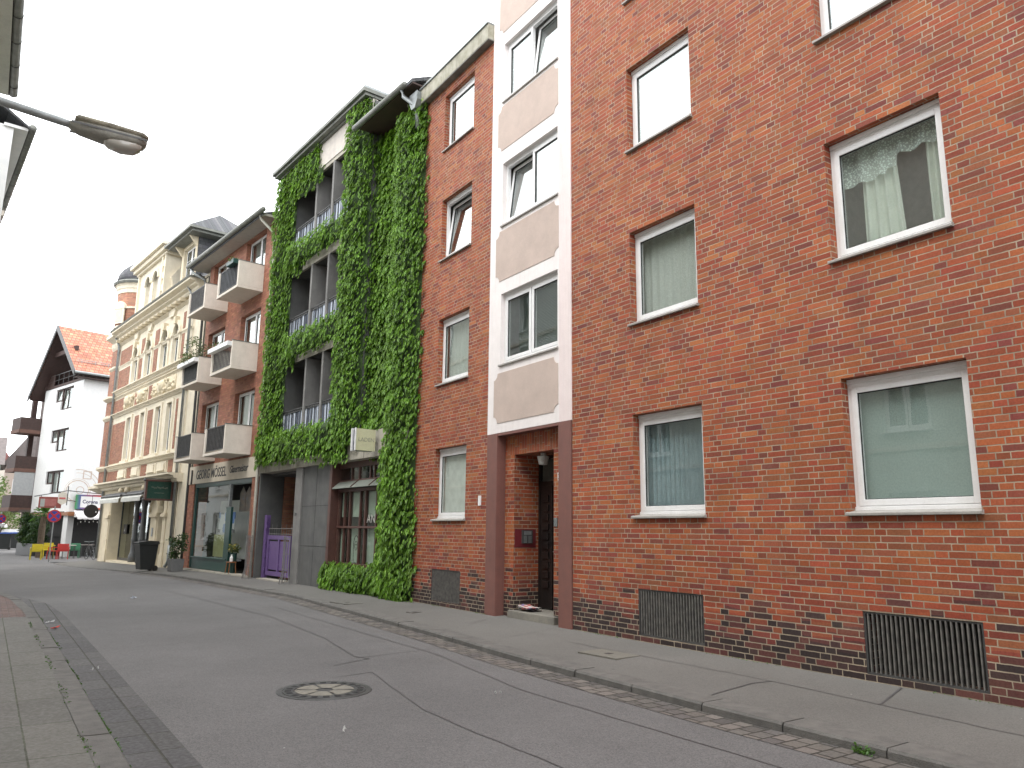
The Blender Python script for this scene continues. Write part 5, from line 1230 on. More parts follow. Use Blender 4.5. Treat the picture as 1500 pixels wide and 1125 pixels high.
# ------------------------------------------------------------------ left side of the street (mirrored in the panes, eaves seen top left)
FL = Frame(-1.15, -9, 0)
def left_house(name, fr, s1, zt, wallm, over, label, rows, gut=True, eps=.25, slope=2.4, ridge=None):
    """facade looks to +x: same kit turned round"""
    o = thing(name, label, 'building', loc=(fr[0], fr[1], 0), rz=rad(fr[2]) + PI)
    # local: s runs back towards the camera, w points to the street
    mb = MB(); hs = []
    for z0, z1 in rows:
        s = 1.0
        while s + 1.1 < s1 - .4: hs.append((s, s + 1.1, z0, z1)); s += 2.55
    mb.wall(0, s1, -.1, zt, hs); mb.face([(0, 0, -.1), (0, -6, -.1), (0, -6, zt), (0, 0, zt)]); mb.face([(s1, 0, -.1), (s1, -6, -.1), (s1, -6, zt), (s1, 0, zt)]); mb.face([(0, -6, -.1), (s1, -6, -.1), (s1, -6, zt), (0, -6, zt)])
    mb.build('wall', wallm, o)
    mb = MB(); mb.face([(0, -.9, 0), (s1, -.9, 0), (s1, -.9, zt), (0, -.9, zt)]); mb.build('partition', m_darkroom, o)
    for h in hs:
        window(o, *h, w=-.12, sashes=[(0, .5, 0), (.5, 1, 0)], curtain='net', drop=0, sillw=.10, sillm=m_white)
    mb = MB()
    for z0, z1 in rows: mb.box(s1, 0, 0, .05, z0 - .45, z0 - .33)
    mb.build('string_course', m_cream, o)
    R = ridge or zt + slope
    mb = MB(); mb.box(-.05, s1 + .05, -.2, over - .08, zt - .04, zt + .03); mb.build('eave_soffit', wallm, o)
    mb = MB(); mb.prism([(over - .05, zt + .04), (-3.2, R), (-6.4, zt), (-6.4, zt - .1), (-3.2, R - .14), (over - .05, zt - .05 + .04)], 's', -.12, s1 + .12); mb.build('roof', m_slate, o)
    if gut:
        mb = MB(); mb.tube([(-.1, over, zt + .05), (s1 + .1, over, zt + .05)], .085, 12); g = mb.build('gutter', m_gutter, o, smooth=True)
        mb = MB()
        for k in range(int(s1 / .9)): mb.tube([(k * .9 + .3, over, zt + .05), (k * .9 + .33, over, zt + .05)], .091, 12)
        mb.build('gutter_bracket', m_iron, g)
    return o
m_lwall = M('pale grey green render', (.60, .61, .55), (.55, .56, .51), scale=2, rough=.9, bump=.3, streak=.15, stain=.1)
ro = [(.95, 2.5), (3.85, 5.5), (6.75, 8.4)]
left_house('neighbouring_house', (-1.15, 18.2, 0), 27.2, 10.55, m_lwall, .56, 'pale rendered house at the near left whose dark gutter enters the top left corner', ro)
left_house('neighbouring_house', (-1.10, 26.9, 4.8), 6.7, 10.75, m_whitepaint, .36, 'white house on the left whose eave falls away behind the street lamp', ro + [(9.0, 10.6)])
left_house('neighbouring_house', (-2.3, 37.0, 7.0), 10, 13.2, m_lwall, .4, 'taller pale house on the left, its eave just showing above the lamp', ro + [(9.4, 11.2)], slope=1.5)

left_house('neighbouring_house', (-4.6, 62, 10), 20, 9.0, m_whitepaint, .4, 'white house further down the left side, seen only as a reflection in the shop panes', ro[:2])
# street lamp reaching over the road from the left wall
lp = thing('street_lamp', 'weathered grey street lamp on a long arm reaching in from the left', 'street lamp', loc=(0, 8.5, 5.58), rz=-PI / 2)
# local: s -> world x, w -> world y
K = lambda x, y, z: (x, y, z)
mb = MB(); mb.tube([(-1.15, 0, .12), (-.5, 0, .075), (.16, 0, .02), (.26, 0, .012)], [.042, .042, .040, .036], 12); mb.build('arm', m_zinc, lp, smooth=True)
mb = MB(); mb.tube([(-1.15, 0, .12), (-1.12, 0, .12)], .07, 12); mb.build('wall_flange', m_zinc, lp)
def loft(mb, secs, n=16, mi=0):
    rings = []
    for (x, hw, zt_, zb_) in secs:
        ring = []
        for k in range(n):
            a = 2 * PI * k / n; c_, s_ = math.cos(a), math.sin(a)
            y = hw * math.copysign(abs(c_) ** .55, c_); z = (zt_ + zb_) / 2 + (zt_ - zb_) / 2 * math.copysign(abs(s_) ** .7, s_)
            ring.append(mb.pt(x, y, z))
        rings.append(ring)
    for A, B in zip(rings, rings[1:]):
        for i in range(n): j = (i + 1) % n; mb.f.append([A[i], A[j], B[j], B[i]]); mb.m.append(mi)
    mb.f.append(rings[0][::-1]); mb.f.append(rings[-1]); mb.m += [mi, mi]
mb = MB(); loft(mb, [(.22, .03, .04, -.02), (.27, .075, .055, -.045), (.33, .10, .06, -.06), (.55, .125, .062, -.085), (.85, .125, .055, -.07), (.93, .10, .045, -.045), (.95, .05, .03, -.02)]); mb.build('housing', M('lamp housing', (.30, .30, .26), (.20, .20, .18), rough=.5, bump=.15, stain=.5), lp, smooth=True)
mb = MB(); loft(mb, [(.27, .10, .085, .045), (.30, .128, .10, .04), (.60, .135, .10, .035), (.90, .13, .085, .03), (.955, .09, .07, .03)]); mb.build('cover', M('stained lamp cover', (.48, .46, .36), (.22, .21, .17), scale=12, rough=.8, bump=.3, stain=.7), lp, smooth=True)
m_, t, out = nt('milky lens'); p = N(t, 'ShaderNodeBsdfPrincipled', Roughness=.15); p.inputs['Base Color'].default_value = (.42, .41, .37, 1); p.inputs['Coat Weight'].default_value = .6; L(t, p.outputs[0], out.inputs[0])
mb = MB(); loft(mb, [(.55, .05, -.05, -.09), (.60, .095, -.04, -.125), (.72, .11, -.03, -.145), (.84, .105, -.02, -.13), (.90, .07, -.02, -.09)]); mb.build('lens', m_, lp, smooth=True)
mb = MB(); mb.box(.24, .94, -.127, -.122, -.012, .008); mb.box(.24, .94, .122, .127, -.012, .008); mb.build('clip_rim', m_iron, lp)
# ------------------------------------------------------------------ white gabled corner building with the cafe
wb = thing('cafe_building', 'white gabled corner building with red tiled roof and brown balconies', 'building', FW)
g0 = -.16
ro = [(3.70, 5.17), (6.40, 7.88), (9.13, 10.62)]
mb = MB()
hs = [(1.65, 4.78, a, b) for a, b in ro]
mb.wall(.0, 6.9, 2.55, 10.85, hs, d=.2)
# loggia floor front
mb.face([(0, 0, 10.85), (6.9, 0, 10.85), (6.9, -1.6, 10.85), (0, -1.6, 10.85)])
mb.face([(6.9, 0, g0), (6.9, -2.0, g0), (6.9, -2.0, 10.85), (6.9, 0, 10.85)])
# side wall (towards the camera) with the cafe opening: s=0 plane, w 0..-11
for (w0, w1, z0, z1) in ((0, -.35, g0, 2.75), (0, -11, 2.75, 10.85), (-6, -11, g0, 2.75)): mb.face([(0, w0, z0), (0, w1, z0), (0, w1, z1), (0, w0, z1)])
mb.box(.0, .75, -.35, .0, g0, 2.55); mb.face([(6.9, -11, g0), (0, -11, g0), (0, -11, 10.8), (6.9, -11, 10.8)])
mb.build('wall', m_whitepaint, wb)
for a, b in ro:   # white infill under the short casement: the window is L shaped
    mb = MB(); mb.box(3.72, 4.79, -.2, -.002, a - .01, a + .62); mb.build('window_infill', m_whitepaint, wb)
for a, b in ro:
    window(wb, 1.65, 3.70, a, b, w=-.08, sashes=[(0, .5, 0), (.5, 1, 6 if a > 9 else 0)], curtain='net', mats=m_brownwood, drop=0, sill=False, rail=0, label='tall brown casement window')
    window(wb, 3.72, 4.78, a + .63, b, w=-.08, sashes=[(0, 1, 0)], curtain='net', mats=m_brownwood, drop=0, sill=False, rail=0, label='short brown casement window')
mb = MB(); mb.box(-.02, 6.95, -.1, .04, 10.80, 10.95); mb.build('loggia_sill', m_brownwood, wb)
# roof: ridge runs back (towards -w); tiled slope faces the side street
def roofslab(name, mat, s0, z0, s1, z1, w0, w1, th):
    dx, dz = s1 - s0, z1 - z0; l = math.hypot(dx, dz); nx, nz = -dz / l * th, dx / l * th
    mb = MB(); mb.prism([(s0, z0), (s1, z1), (s1 - abs(nx) * 0, z1 - th), (s0, z0 - th)], 'w', w0, w1); return mb.build(name, mat, wb)
pk = (3.55, 14.75)
m_tile = brick('red roof tiles', [(.50, .20, .13), (.46, .18, .115), (.54, .23, .15), (.43, .165, .11)], (.22, .09, .065), bl=.26, bh=.22, mj=.03, simple=True, bump=1., slope=True)
roofslab('tiled_slope', m_tile, -.55, 11.15, pk[0], pk[1], .75, -11.3, .10)
roofslab('tiled_slope', m_tile, 7.75, 10.35, pk[0], pk[1], .75, -11.3, .10)
roofslab('roof_underside', m_brownwood, -.45, 11.02, pk[0], pk[1] - .12, .70, -11.2, .08)
roofslab('roof_underside', m_brownwood, 7.65, 10.22, pk[0], pk[1] - .12, .70, -11.2, .08)
for (a, za) in ((-.55, 11.15), (7.75, 10.35)):
    mb = MB(); mb.prism([(a, za + .03), (pk[0], pk[1] + .03), (pk[0], pk[1] - .32), (a, za - .30)], 'w', .76, .84); mb.build('bargeboard', m_iron, wb)
mb = MB(); mb.tube([(-.62, .8, 11.08), (-.62, -11, 11.08)], .09, 8); mb.build('gutter', m_zinc, wb, smooth=True)
mb = MB(); mb.box(-.5, -.05, -11, .6, 10.80, 10.86); mb.build('eave_soffit', m_brownwood, wb)
mb = MB(); mb.prism([(6.9, 10.5), (.0, 10.85), (.0, 11.6), (3.55, 14.6), (6.9, 11.6)], 'w', -1.7, -1.6); gl_ = mb.build('gable_wall', m_brownwood, wb)
pts = [(1.0 + 2.55 + 2.5 * math.cos(PI * i / 14), 11.2 + 2.2 * math.sin(PI * i / 14)) for i in range(15)] + [(1.05, 10.9), (6.05, 10.9)]
mb = MB(); mb.prism(pts, 'w', -1.6, -1.56); mb.build('arched_glazing', m_glassb, gl_)
mb = MB()
for s in (2.2, 3.5, 4.8): mb.box(s, s + .07, -1.56, -1.5, 10.9, 13.2)
mb.box(1.1, 6.0, -1.56, -1.5, 12.0, 12.07); mb.build('glazing_bar', m_iron, gl_)
mb = MB(); mb.prism([(1.3, 12.85), (5.9, 12.85), (5.9, 13.15), (1.3, 13.15)], 'w', .1, .3); mb.box(6.7, 6.95, -.3, .1, 10.9, 11.7); mb.box(5.4, 6.9, -.05, 0, 10.95, 11.8); mb.build('collar_beam', m_brownwood, wb)
mb = MB()
for s in [.1 + .9 * k for k in range(7)]: mb.box(s, s + .03, -.02, .01, 10.95, 11.7)
mb.box(0, 6.9, -.02, .01, 11.68, 11.72); mb.box(0, 6.9, -.02, .01, 11.3, 11.32); mb.build('loggia_railing', m_iron, wb)
# roof window and snow guard
mb = MB(); 
def onroof(s, w, h=0): f = (s + .55) / (pk[0] + .55); return (s, w, 11.15 + (pk[1] - 11.15) * f + h)
for w0, w1 in ((.4, -.3),): pass
mb.tube([onroof(.2, .5, .12), onroof(.2, -8, .12)], .02, 5); mb.tube([onroof(.25, .5, .2), onroof(.25, -8, .2)], .02, 5)
for k in range(10): mb.tube([onroof(.2, .2 - k * .8, 0), onroof(.22, .2 - k * .8, .22)], .018, 5)
mb.build('snow_guard', m_zinc, wb)
mb = MB(); a, b = onroof(1.6, -3.9, .15), onroof(2.7, -3.9, .15); c, d = onroof(2.7, -4.9, .15), onroof(1.6, -4.9, .15); mb.face([a, b, c, d])
for p, q in ((a, b), (b, c), (c, d), (d, a)): mb.tube([p, q], .07, 6, 0)
mb.build('roof_window', m_iron, wb)
mb = MB(); mb.tube([(3.55, -3.5, 14.7), (3.55, -3.5, 15.9)], .02, 6); mb.tube([(3.3, -3.5, 15.6), (3.8, -3.5, 15.6)], .012, 5); mb.build('aerial', m_zinc, wb)
# recessed brown part with balconies beyond the white wall
mb = MB(); mb.box(6.95, 11.5, -3, -1.2, g0, 11.0); mb.box(7.0, 7.5, -1.2, -.9, 8, 11.0); mb.build('brown_wall', m_brownwood, wb)
mb = MB(); mb.box(8.4, 8.6, .2, .5, 2.2, 10.6) if False else mb.box(8.2, 8.5, .0, .3, 3.6, 10.5); mb.build('balcony_post', m_brownwood, wb)
mb = MB(); mb.box(7.3, 7.7, -.3, .3, g0, 2.7); mb.box(6.95, 8.6, -.4, .7, 2.55, 2.72); mb.build('porch_post', M('grey brown boards', (.16, .14, .12), rough=.8, bump=.2), wb)
for z in (7.82, 5.20, 2.60):
    mb = MB(); mb.box(6.95, 8.75, -1.2, 1.30, z, z + .24); bk_ = mb.build('balcony', M('reddish balcony slab', (.16, .085, .065), rough=.8), wb)
    mb = MB(); mb.box(6.97, 7.03, -1.2, 1.26, z + .24, z + 1.06); mb.box(7.03, 8.72, 1.20, 1.26, z + .24, z + 1.06); mb.box(8.66, 8.72, -1.2, 1.2, z + .24, z + 1.06); mb.build('balcony_boards', m_brownwood, bk_)
mb = MB(); n = 8
mb.box(6.985, 7.0, .0, 1.22, 3.66, 5.19); wn_ = mb.build('canvas_screen', M('pale canvas', (.42, .43, .43), (.36, .37, .38), rough=.9), wb)
# faded relief of rings and frames painted over the corner
mb = MB(); m_mural = M('faded ochre mural lines', (.62, .50, .42), rough=.9)
cc_ = (-.4, 3.9)
def side_arc(cx, cz, r_, a0, a1, th): 
    for i in range(18):
        t0, t1 = a0 + (a1 - a0) * i / 18, a0 + (a1 - a0) * (i + 1) / 18
        mb.face([(-.006, cx + (r_) * math.cos(t0), cz + r_ * math.sin(t0)), (-.006, cx + (r_ + th) * math.cos(t0), cz + (r_ + th) * math.sin(t0)), (-.006, cx + (r_ + th) * math.cos(t1), cz + (r_ + th) * math.sin(t1)), (-.006, cx + r_ * math.cos(t1), cz + r_ * math.sin(t1))])
side_arc(-.35, 3.8, .62, 0, 2 * PI, .05); side_arc(-.35, 3.8, .74, 0, 2 * PI, .02); side_arc(-.35, 3.8, 1.45, PI * .62, PI * 1.5, .05) if False else None
side_arc(-.35, 3.75, 1.35, PI * .45, PI * 1.0, .04); side_arc(-.35, 3.75, 1.15, PI * .45, PI * 1.0, .025); side_arc(-.5, 3.85, .2, 0, 2 * PI, .04)
for (a, b, c, e) in ((-1.05, -.6, 4.55, 4.6), (-1.05, -.6, 5.0, 5.05)): mb.face([(-.006, a, c), (-.006, b, c), (-.006, b, e), (-.006, a, e)])
for (a, b) in ((-1.08, -1.02), (-.63, -.57)): mb.face([(-.006, a, 4.55), (-.006, b, 4.55), (-.006, b, 5.05), (-.006, a, 5.05)])
mb.build('mural', m_mural, wb)
# cafe: dark interior, awning, sign, lamp, string lights
mb = MB(); mb.box(.8, 6.8, -7, -6.9, g0, 2.7); mb.box(3.5, 6.8, -.8, -.75, g0, 2.5); mb.box(.8, 3.5, -.4, -.35, g0, 1.0); mb.face([(.1, -.35, 2.74), (6.8, -.35, 2.74), (6.8, -7, 2.74), (.1, -7, 2.74)]); mb.box(.75, 6.9, -.4, -.3, 1.0, 2.55); mb.box(.6, .7, -6, -.4, g0, 2.7); mb.build('cafe_interior', m_void, wb)
mb = MB(); mb.box(-.25, .0, -.4, .12, 2.28, 2.52); mb.box(0, 6.9, .0, .1, 2.3, 2.5); mb.build('lintel_board', m_orangewood, wb)
aw = MB(); aw.prism([(0, 2.62), (-.75, 2.15), (-.75, 2.12), (0, 2.58)], 'z', 0, 0) if False else None
aw.face([(0, -.25, 2.66), (0, -4.5, 2.66), (-.80, -4.5, 2.20), (-.80, -.25, 2.20)]); aw.face([(0, -.25, 2.66), (-.8, -.25, 2.2), (0, -.25, 2.2)])
for k in range(14):
    a = -.25 - k * .3
    aw.face([(-.805, a, 2.2), (-.805, a - .3, 2.2), (-.805, a - .3, 2.1), (-.805, a - .22, 2.07), (-.805, a - .08, 2.07), (-.805, a, 2.1)])
aw.build('awning', M('white awning cloth', (.74, .72, .72), rough=.8, bump=0), wb)
mb = MB(); mb.box(-.08, -.03, -.6, -.55, 1.72, 1.9); mb.build('wall_lantern', m_iron, wb)
ls_ = thing('string_lights', 'string of small bulbs hanging under the white cafe awning', 'string lights', FW)
mb = MB(); pts = [(-.6, -.3 - i * .12, 2.02 - .05 * abs(math.sin(i * .8))) for i in range(20)]; mb.tube(pts, .008, 4); mb.build('cable', m_text, ls_)
me_, t, out = nt('lit bulb'); em = N(t, 'ShaderNodeEmission', Strength=4.); em.inputs[0].default_value = (1, .55, .25, 1); L(t, em.outputs[0], out.inputs[0])
for k in range(7):
    i = 2 + k * 2; p = pts[i]; mb = MB(); mb.lathe((p[0], p[1]), [(.015, p[2] - .1), (.035, p[2] - .06), (.015, p[2] - .01)], 8); mb.build('bulb', me_ if k == 5 else m_blindw, ls_)
cs = thing('beer_sign', 'green to orange cafe sign reading Corona Extra on a white field', 'sign', FW)
m_, t, out = nt('sign gradient'); co = N(t, 'ShaderNodeTexCoord').outputs['Object']; sp_ = N(t, 'ShaderNodeSeparateXYZ'); L(t, co, sp_.inputs[0])
p = N(t, 'ShaderNodeBsdfPrincipled', Roughness=.4); L(t, ramp(t, math_(t, 'DIVIDE', sp_.outputs[0], 2.6), [(.1, (.06, .30, .08)), (.2, (.10, .12, .30)), (.62, (.5, .05, .06)), (.72, (.7, .35, .05)), (.8, (.65, .45, .05)), (.86, (.55, .06, .05))]), p.inputs['Base Color']); L(t, p.outputs[0], out.inputs[0])
mb = MB(); mb.box(-.16, -.05, -2.6, -.28, 2.70, 3.58); mb.build('board', m_, cs)
mb = MB(); mb.box(-.175, -.16, -1.72, -.55, 2.80, 3.48); fld = mb.build('white_field', m_white, cs)
text_mesh('Corona', .30, M('navy lettering', (.02, .03, .10), rough=.5), fld, on_side(-.176, -.66, 3.06), 'lettering', .002, sx=.95, bold=.008)
text_mesh('Extra', .19, M('navy small lettering', (.02, .03, .10), rough=.5), fld, on_side(-.176, -.95, 2.86), 'lettering', .002, bold=.003)
# brackets: side plane faces -s; on_side maps x -> -w
br = thing('sign_bracket', 'long iron bracket rail running round the corner above the cafe signs', 'bracket', FW)
mb = MB(); mb.tube([(1.2, 1.6, 3.42), (-.4, .3, 3.78), (-.4, -2.2, 3.62)], .03, 6); mb.tube([(-.4, .3, 4.05), (-.4, .3, 2.9)], .03, 6); mb.tube([(-.4, .3, 3.2), (-.1, -.4, 3.15)], .025, 6); mb.build('rail', m_iron, br)
bs = thing('pub_sign', 'brown and dull red sign board left of the cafe corner', 'sign', loc=(2.95, 52.6, 0), rz=rad(4))
mb = MB(); mb.box(0, .06, -.55, .60, 2.68, 3.32); mb.build('board', M('brown red board', (.26, .07, .055), (.20, .05, .045), rough=.6), bs)
mb = MB(); mb.box(-.01, 0, -.30, .30, 2.8, 3.2); mb.build('faded_panel', M('faded red panel', (.36, .14, .13), (.30, .10, .09), scale=5), bs)
mb = MB(); mb.box(-.02, 0, .30, .52, 2.75, 3.2); mb.build('menu_panel', M('menu panel', (.34, .36, .34), rough=.7), bs)
mb = MB(); mb.tube([(.03, -.5, 3.3), (.03, -.5, 3.55)], .015, 5); mb.tube([(.03, .5, 3.3), (.03, .5, 3.42)], .015, 5); mb.build('hanger', m_iron, bs)
hx = thing('brewery_shield', 'pale hexagonal sign shield hanging at the white corner', 'sign', loc=(3.50, 52.3, 0), rz=0)
mb = MB(); mb.prism([(-.22, 3.0), (0, 2.86), (.22, 3.0), (.22, 3.5), (0, 3.64), (-.22, 3.5)], 's', 0, .05); mb.build('plate', M('pale shield', (.62, .58, .50), rough=.5), hx); mb = MB(); mb.box(-.01, 0, -.16, .16, 3.2, 3.3); mb.build('band', M('red band', (.5, .12, .12)), hx)
dsx = thing('round_sign', 'round black hanging sign in front of the white cafe awning', 'sign', loc=(4.84, 50, 0))
mb = MB(); mb.prism([(.36 * math.cos(i * PI / 16), 2.5 + .36 * math.sin(i * PI / 16)) for i in range(32)], 's', 0, .06); mb.build('disc', m_text, dsx, bevel=.01); mb = MB(); mb.tube([(.03, -.0, 2.86), (.03, 0, 3.4), (.03, -.6, 3.4)], .02, 6); mb.build('hanger', m_iron, dsx); mb = MB(); mb.box(-.005, 0, -.27, -.22, 2.42, 2.5); mb.build('emblem', m_white, dsx)

# no stopping signs
def road_sign(x, y, zc, label, extra=True):
    t_ = thing('road_sign', label, 'road sign', loc=(x, y, G(y)), group='no stopping signs')
    mb = MB(); mb.tube([(.03, 0, 0), (.03, 0, zc + .5)], .03, 8); mb.build('pole', m_zinc, t_)
    R = .32; circ = lambda r_: [(r_ * math.cos(i * PI / 16), zc + r_ * math.sin(i * PI / 16)) for i in range(32)]
    red = M('sign red', (.50, .02, .03), rough=.4, bump=0); blue = M('sign blue', (.03, .05, .35), rough=.4, bump=0)
    mb = MB(); mb.prism(circ(R), 's', -.02, -.005); d_ = mb.build('disc', red, t_); mb = MB(); mb.prism(circ(R * .78), 's', -.024, -.02); mb.build('blue_field', blue, d_)
    mb = MB()
    for sg in (1, -1):
        q = R * .76 * .707; e = .03
        mb.prism([(-q - e, zc - sg * q + e * sg), (-q + e, zc - sg * q - e * sg), (q + e, zc + sg * q - e * sg), (q - e, zc + sg * q + e * sg)], 's', -.028 - .002 * sg, -.024)
    mb.build('cross_bars', red, d_)
    if extra: mb = MB(); mb.box(-.02, -.005, -.28, .28, zc - R - .22, zc - R - .02); mb.build('supplementary_plate', m_white, t_)
    return t_
road_sign(2.82, 46.2, 2.30, 'red and blue no stopping sign before the cafe hedge', False)
road_sign(.80, 66.5, 2.30, 'red and blue no stopping sign with a white plate at the far left edge')

# terrace: chairs and tables
def cafe_chair(x, y, rz, mat, label):
    t_ = thing('cafe_chair', label, 'chair', loc=(x, y, G(y)), rz=rz, group='plastic cafe chairs on the terrace')
    mb = MB(); mb.box(-.24, .24, -.25, .25, .42, .46); mb.build('seat', mat, t_, bevel=.01)
    mb = MB(); mb.prism([(-.24, .46), (-.27, .80), (-.24, .82), (-.20, .46)], 's', -.27, .27) if False else mb.box(-.27, -.23, -.25, .25, .46, .84); mb.build('backrest', mat, t_, bevel=.01)
    for a in (-.24, .22):
        for b in (-.26, .24): m_ = MB(); m_.box(a, a + .04, b, b + .04, 0, .44 if a > 0 else .5); m_.build('leg', mat, t_)
    for b in (-.29, .25): m_ = MB(); m_.box(-.26, .22, b, b + .04, .62, .65); m_.box(.18, .22, b, b + .04, .44, .62); m_.build('armrest', mat, t_)
    return t_
pl = lambda n, c: M(n, c, rough=.45, bump=0)
yel, red_, grn = pl('yellow plastic', (.62, .50, .02)), pl('red plastic', (.50, .035, .03)), pl('green plastic', (.06, .22, .12))
cafe_chair(2.40, 49.6, rad(2), yel, 'yellow plastic armchair nearest the hedge on the cafe terrace')
cafe_chair(3.72, 50.3, rad(-5), red_, 'red plastic armchair in the middle of the cafe terrace')
cafe_chair(4.40, 52.0, rad(3), grn, 'green plastic armchair in front of the cafe opening')
cafe_chair(3.28, 50.6, rad(70), red_, 'second red plastic armchair, half hidden, turned beside the first')
cafe_chair(3.15, 53.0, rad(180), yel, 'yellow plastic armchair behind the bright yellow table')
def cafe_table(x, y, mat, label):
    t_ = thing('cafe_table', label, 'table', loc=(x, y, G(y)), group='square tables of the cafe terrace')
    mb = MB(); mb.box(-.35, .35, -.35, .35, .72, .75); mb.build('tabletop', mat, t_, bevel=.005)
    for a in (-.3, .27):
        for b in (-.3, .27): m_ = MB(); m_.box(a, a + .03, b, b + .03, 0, .72); m_.build('leg', m_iron, t_)
cafe_table(3.0, 51.2, yel, 'square table with a bright yellow top beside the yellow armchair')
cafe_table(4.05, 51.3, pl('pale table top', (.5, .47, .42)), 'square table with a pale top between the red and green chairs')
cafe_table(5.1, 52.8, pl('dull table top', (.25, .22, .20)), 'square table with a dull brown top at the cafe opening')
# bicycle against the town house corner
def bicycle(x, y, rz):
    t_ = thing('bicycle', 'dark bicycle leaning by the corner of the cream town house', 'bicycle', loc=(x, y, G(y)), rz=rz)
    for c in (-.52, .52):
        mb = MB(); mb.tube([(c + .33 * math.cos(i * PI / 10), 0, .34 + .33 * math.sin(i * PI / 10)) for i in range(21)], .018, 6); wh = mb.build('wheel', m_text, t_)
        mb = MB(); [mb.tube([(c, 0, .34), (c + .32 * math.cos(k * PI / 5), 0, .34 + .32 * math.sin(k * PI / 5))], .003, 3) for k in range(10)]; mb.build('spokes', m_zinc, wh)
    mb = MB()
    for p in ([(-.52, 0, .34), (-.15, 0, .32), (-.25, 0, .82)], [(-.15, 0, .32), (.36, 0, .78), (-.22, 0, .74)], [(.52, 0, .34), (.36, 0, .78), (.34, 0, .95)], [(-.52, 0, .34), (-.22, 0, .72)]): mb.tube(p, .016, 6)
    mb.build('bicycle_frame', m_iron, t_)
    mb = MB(); mb.box(-.36, -.14, -.05, .05, .83, .87); mb.build('saddle', m_text, t_, bevel=.01)
    mb = MB(); mb.tube([(.30, -.25, .98), (.34, 0, .96), (.30, .25, .98)], .012, 6); mb.build('handlebar', m_zinc, t_)
bicycle(4.95, 49.2, rad(105) - PI / 2)
# palm and hedge
pm = thing('palm_tree', 'short shaggy palm with a brown trunk in front of the hedge', 'palm', loc=(2.72, 53.0, G(53)))
mb = MB(); rr = random.Random(3); mb.tube([(0, 0, 0), (.03, 0, .8), (-.02, .02, 1.6), (0, 0, 2.35)], [.20, .17, .18, .14], 12); mb.build('trunk', m_bark, pm)
mb = MB()
for k in range(34):
    a = rr.uniform(0, 2 * PI); el = rr.uniform(-.3, 1.3); Lf = rr.uniform(.5, .75); c = Vector((math.cos(a) * math.cos(el), math.sin(a) * math.cos(el), math.sin(el))); base = Vector((0, 0, 2.35)); hub = base + c * Lf * .6
    mb.tube([tuple(base), tuple(hub)], .01, 4)
    side = c.cross(Vector((0, 0, 1))).normalized()
    for j in range(11):
        b = (j - 5) * .2; d = (c * math.cos(b) + side * math.sin(b)).normalized(); tip = hub + d * Lf * .55 + Vector((0, 0, -.12)); n_ = d.cross(side.cross(c)).normalized() * .018
        mb.face([tuple(hub - n_), tuple(hub + n_), tuple(hub + d * Lf * .3 + n_), tuple(tip), tuple(hub + d * Lf * .3 - n_)])
mb.build('fronds', m_leafd and leafmat('palm leaves', [(.05, .13, .03), (.09, .2, .05), (.07, .16, .04)], .25), pm)
x, y, _ = FW.at(3.0, .9)
hg = thing('hedge', 'dark clipped hedge in a black planter before the white building', 'hedge', loc=(x, y, g0), rz=FW.phi)
mb = MB(); mb.box(-1.5, 1.4, -.4, .4, 0, .75); mb.build('planter', m_bin, hg, bevel=.02)
mb = MB(); rr = random.Random(17)
for _ in range(150):
    s, w, z = rr.uniform(-1.5, 1.3), rr.uniform(-.4, .45), rr.uniform(.75, 2.5); 
    if z > 2.0 + .5 * math.sin((s + 1.2) * 1.2): continue
    leaf_clump(mb, (s, w, z), (.24, .24, .22), 80, .10, rr)
mb.build('foliage', m_leafd, hg)

# ------------------------------------------------------------------ far left background
def far_house(x0, x1, y, zt, ridge, wallm, roofm, label, wins, dpt=8, gable_side=False):
    o = thing('distant_house', label, 'building', loc=(x0, y, 0), rz=-PI / 2)   # local: s -> +x, w -> -(-y): faces the camera
    o.rotation_euler.z = -PI / 2; wd = x1 - x0
    # local +s maps to world +x; local w (=-x) maps to world +y ... so the front is w negative side
    mb = MB(); mb.wall(0, wd, -.3, zt, [(a, b, c, e) for a, b, c, e in wins], w=0, d=-.15); mb.face([(wd, 0, -.3), (wd, dpt, -.3), (wd, dpt, zt), (wd, 0, zt)]); mb.face([(0, 0, -.3), (0, dpt, -.3), (0, dpt, zt), (0, 0, zt)]); mb.build('wall', wallm, o)
    mb = MB(); mb.box(.05, wd - .05, .9, 1.0, 0, zt); mb.build('partition', m_darkroom, o)
    for a, b, c, e in wins:
        mb = MB(); f_ = .07; mb.box(a, b, .1, .16, c, c + f_); mb.box(a, b, .1, .16, e - f_, e); mb.box(a, a + f_, .1, .16, c + f_, e - f_); mb.box(b - f_, b, .1, .16, c + f_, e - f_); mb.box((a + b) / 2 - .03, (a + b) / 2 + .03, .1, .16, c + f_, e - f_); wf = mb.build('window', m_white, o)
        mb = MB(); mb.face([(a, .13, c), (b, .13, c), (b, .13, e), (a, .13, e)]); mb.build('pane', m_glass, wf)
    mb = MB()
    if gable_side: mb.prism([(-.3, zt - .1), (wd / 2, ridge), (wd + .3, zt - .1), (wd + .3, zt - .25), (-.3, zt - .25)], 'w', -.3, dpt)
    else: mb.prism([(-.4, zt - .15), (dpt / 2, ridge), (dpt + .3, zt - .15)], 's', -.3, wd + .3)
    mb.build('roof', roofm, o); return o
m_pinkw = M('pale pink render', (.52, .42, .37), (.48, .39, .34), rough=.9, bump=.1)
m_greenw = M('pale grey green far wall', (.45, .48, .42), (.42, .45, .40), rough=.9, bump=.1)
m_farroof = m_farplain
m_farred = M('dull red far roof', (.25, .10, .09), (.2, .085, .08), rough=.85)
